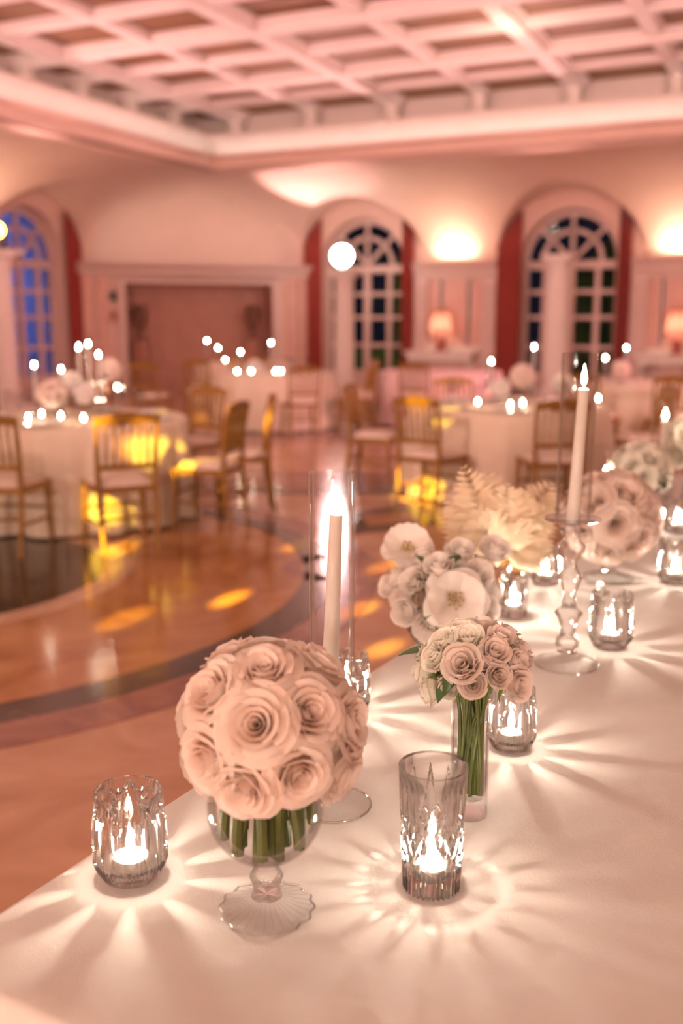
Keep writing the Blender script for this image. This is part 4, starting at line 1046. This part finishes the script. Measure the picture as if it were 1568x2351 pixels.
# ------------------------------------------------ ivory plumes
pp_ = base(1140, 1385); pc = Vector((pp_.x, pp_.y, TZ+.10))
o = B().lathe([(.001, 0), (.035, 0), (.04, .05), (.034, .11), (.030, .11), (.035, .05), (.03, .012), (.001, .012)], 28).build('bud_vase', M['crystal2']); o.location = pp_; tag(o, 'small glass vase holding the ivory plumes', 'vase')
random.seed(21)
tips = [(1065, 1075), (1120, 1085), (1165, 1115), (1265, 1112), (1030, 1145), (1045, 1240), (1250, 1215), (1260, 1170), (1205, 1130), (1095, 1120), (1140, 1150), (1180, 1180), (1090, 1190), (1220, 1190), (1150, 1220), (1045, 1190), (1215, 1245), (1110, 1160), (1195, 1150), (1075, 1225), (1170, 1240), (1130, 1200)]
dep = pp_.dot(FH)
for i, (x, y) in enumerate(tips):
    tip = ondepth(x, y, dep+random.uniform(-.12, .10)); t = thing('ivory_plume', ('feathery ivory plume in the left half of the pale spray' if x < 1120 else 'feathery ivory plume in the middle of the pale spray' if x < 1190 else 'feathery ivory plume in the right half of the pale spray') if i > 3 else ['tall ivory plume at the left top of the pale spray', 'second tall ivory plume beside the tallest one', 'ivory plume at the middle top of the pale spray', 'ivory plume reaching right towards the candle tube'][i], 'plume', pc, 0, 'ivory plumes')
    d = tip-pc; mid = d*.5+Vector((0, 0, .03)); P3 = [mid*2*s_*(1-s_)+d*s_*s_ for s_ in [k/14 for k in range(15)]]
    B().tube(P3, [.002-.0014*k/14 for k in range(15)], 6).build('stem', M['ivory'], t)
    b = B(); side = d.cross(ray(x, y)).normalized()
    L0 = .10
    for k in range(3, 15):
        q = P3[k]; tn = (P3[min(k+1, 14)]-P3[k-1]).normalized(); fr = (k-3)/11; L = L0*(1-fr**1.5)*.95+.012
        for e in (-1, 1):
            for rep in range(2):
                dv = (side*e+tn*(.55+.2*rep)+ray(x, y)*random.uniform(-.5, .5)*(1+rep)).normalized(); wv = dv.cross(ray(x, y)).normalized()*L*.14
                b.add([q, q+dv*L*.4+wv, q+dv*L, q+dv*L*.4-wv, q+dv*L*.4+Vector((0, 0, -.002))], [(0, 1, 4), (1, 2, 4), (2, 3, 4), (3, 0, 4)])
    b.build('leaflets', M['ivory'], t)['kind'] = 'stuff'

# ------------------------------------------------ far flowers of the long table
def bunch(p, zc_, r, n, R, mat, labf, lab, vase_lab, seed, vase=True):
    random.seed(seed); me = joined(R, seed, True)
    o = B().lathe([(.001, 0), (.04, 0), (.045, .05), (.038, .12), (.034, .12), (.04, .05), (.034, .012), (.001, .012)], 24).build('bud_vase', M['crystal2']); o.location = p; tag(o, vase_lab, 'vase')
    for i in range(n):
        zz = 1-1.5*(i+.5)/n; a = 2*PI*i/gr; d = Vector((sqrt(max(0, 1-zz*zz))*cos(a), sqrt(max(0, 1-zz*zz))*sin(a), zz))
        o = link_mesh('white_flower', me, M[mat]); orient(o, Vector((p.x, p.y, zc_))+d*r, d, random.uniform(0, 6)); tag(o, lab, 'flower', labf)
    o = B().tube([(p.x, p.y, TZ+.014), (p.x, p.y, zc_)], .006, 8).build('flower_stem', M['stem'])
    tag(o, 'green stem cluster in ' + vase_lab, 'stem')
q = base(1462, 1215); bunch(q, zat(q, 1085), .075, 16, .045, 'cream', 'cream flowers behind the peach bouquet', 'blurred cream flower beside the right glass tube', 'the small vase right of the wide glass cylinder', 31)
leaf(ondepth(1525, 1108, q.dot(FH)-.1), (q.x, q.y, q.z+.25), 'bright green leaf beside the cream flowers at the right', 1.6)
q = base(1590, 1180); bunch(q, zat(q, 1025), .095, 18, .05, 'cream', 'cream flowers at the right edge', 'blurred cream flower cut off by the right edge', 'the vase just beyond the right edge', 32)
# bouquets on the round tables
def far_ball(px, py, depth, r, mat, lab, vlab):
    p = ondepth(px, py, depth); me = joined(r*.55, int(px))
    o = B().lathe([(.001, 0), (.05, 0), (.045, .01), (.015, .03), (.015, .05), (.06, .09), (.075, .14), (.070, .14), (.056, .09), (.001, .06)], 20).build('bowl_vase', M['glass']); o.location = (p.x, p.y, TOPZ); tag(o, vlab, 'vase')
    o.scale = (1, 1, max(.3, (p.z-r*.7-TOPZ)/.14))
    for i in range(14):
        zz = 1-1.7*(i+.5)/14; a = 2*PI*i/gr; d = Vector((sqrt(max(0, 1-zz*zz))*cos(a), sqrt(max(0, 1-zz*zz))*sin(a), zz))
        o = link_mesh('rose', me, M[mat]); orient(o, p+d*r*.62, d, random.uniform(0, 6)); tag(o, lab, 'rose', lab)
d1 = Vector((*T1, 0)).dot(FH); d3 = Vector((*T3, 0)).dot(FH); d2 = Vector((*T2, 0)).dot(FH); d4 = Vector((*T4, 0)).dot(FH)
far_ball(122, 905, d1-.1, .12, 'rose', 'peach rose in the ball on the left round table', 'glass bowl of the peach rose ball on the left round table')
far_ball(252, 850, d1+.3, .10, 'rose', 'pale peach rose at the back of the left round table', 'glass bowl at the back of the left round table')
far_ball(165, 880, d1+.35, .10, 'white', 'white rose between the tall candles of the left table', 'glass vase between the tall candles of the left table')
far_ball(195, 905, d1, .09, 'white', 'white rose at the middle of the left round table', 'glass vase at the middle of the left round table')
far_ball(1200, 865, d3+.2, .12, 'rose', 'peach rose in the ball behind the tall candlestick', 'glass bowl of the peach ball behind the tall candlestick')
far_ball(1150, 890, d3, .09, 'white', 'white rose on the table behind the tall candlestick', 'glass vase on the table behind the tall candlestick')
far_ball(1290, 880, d3+.2, .10, 'cream', 'cream rose behind the tall candle tube', 'glass vase behind the tall candle tube')
far_ball(585, 845, d2, .13, 'white', 'white rose on the niche table', 'glass vase of white roses on the niche table')
far_ball(1425, 850, d4, .12, 'rose', 'peach rose on the farther right table', 'glass bowl on the farther right table')
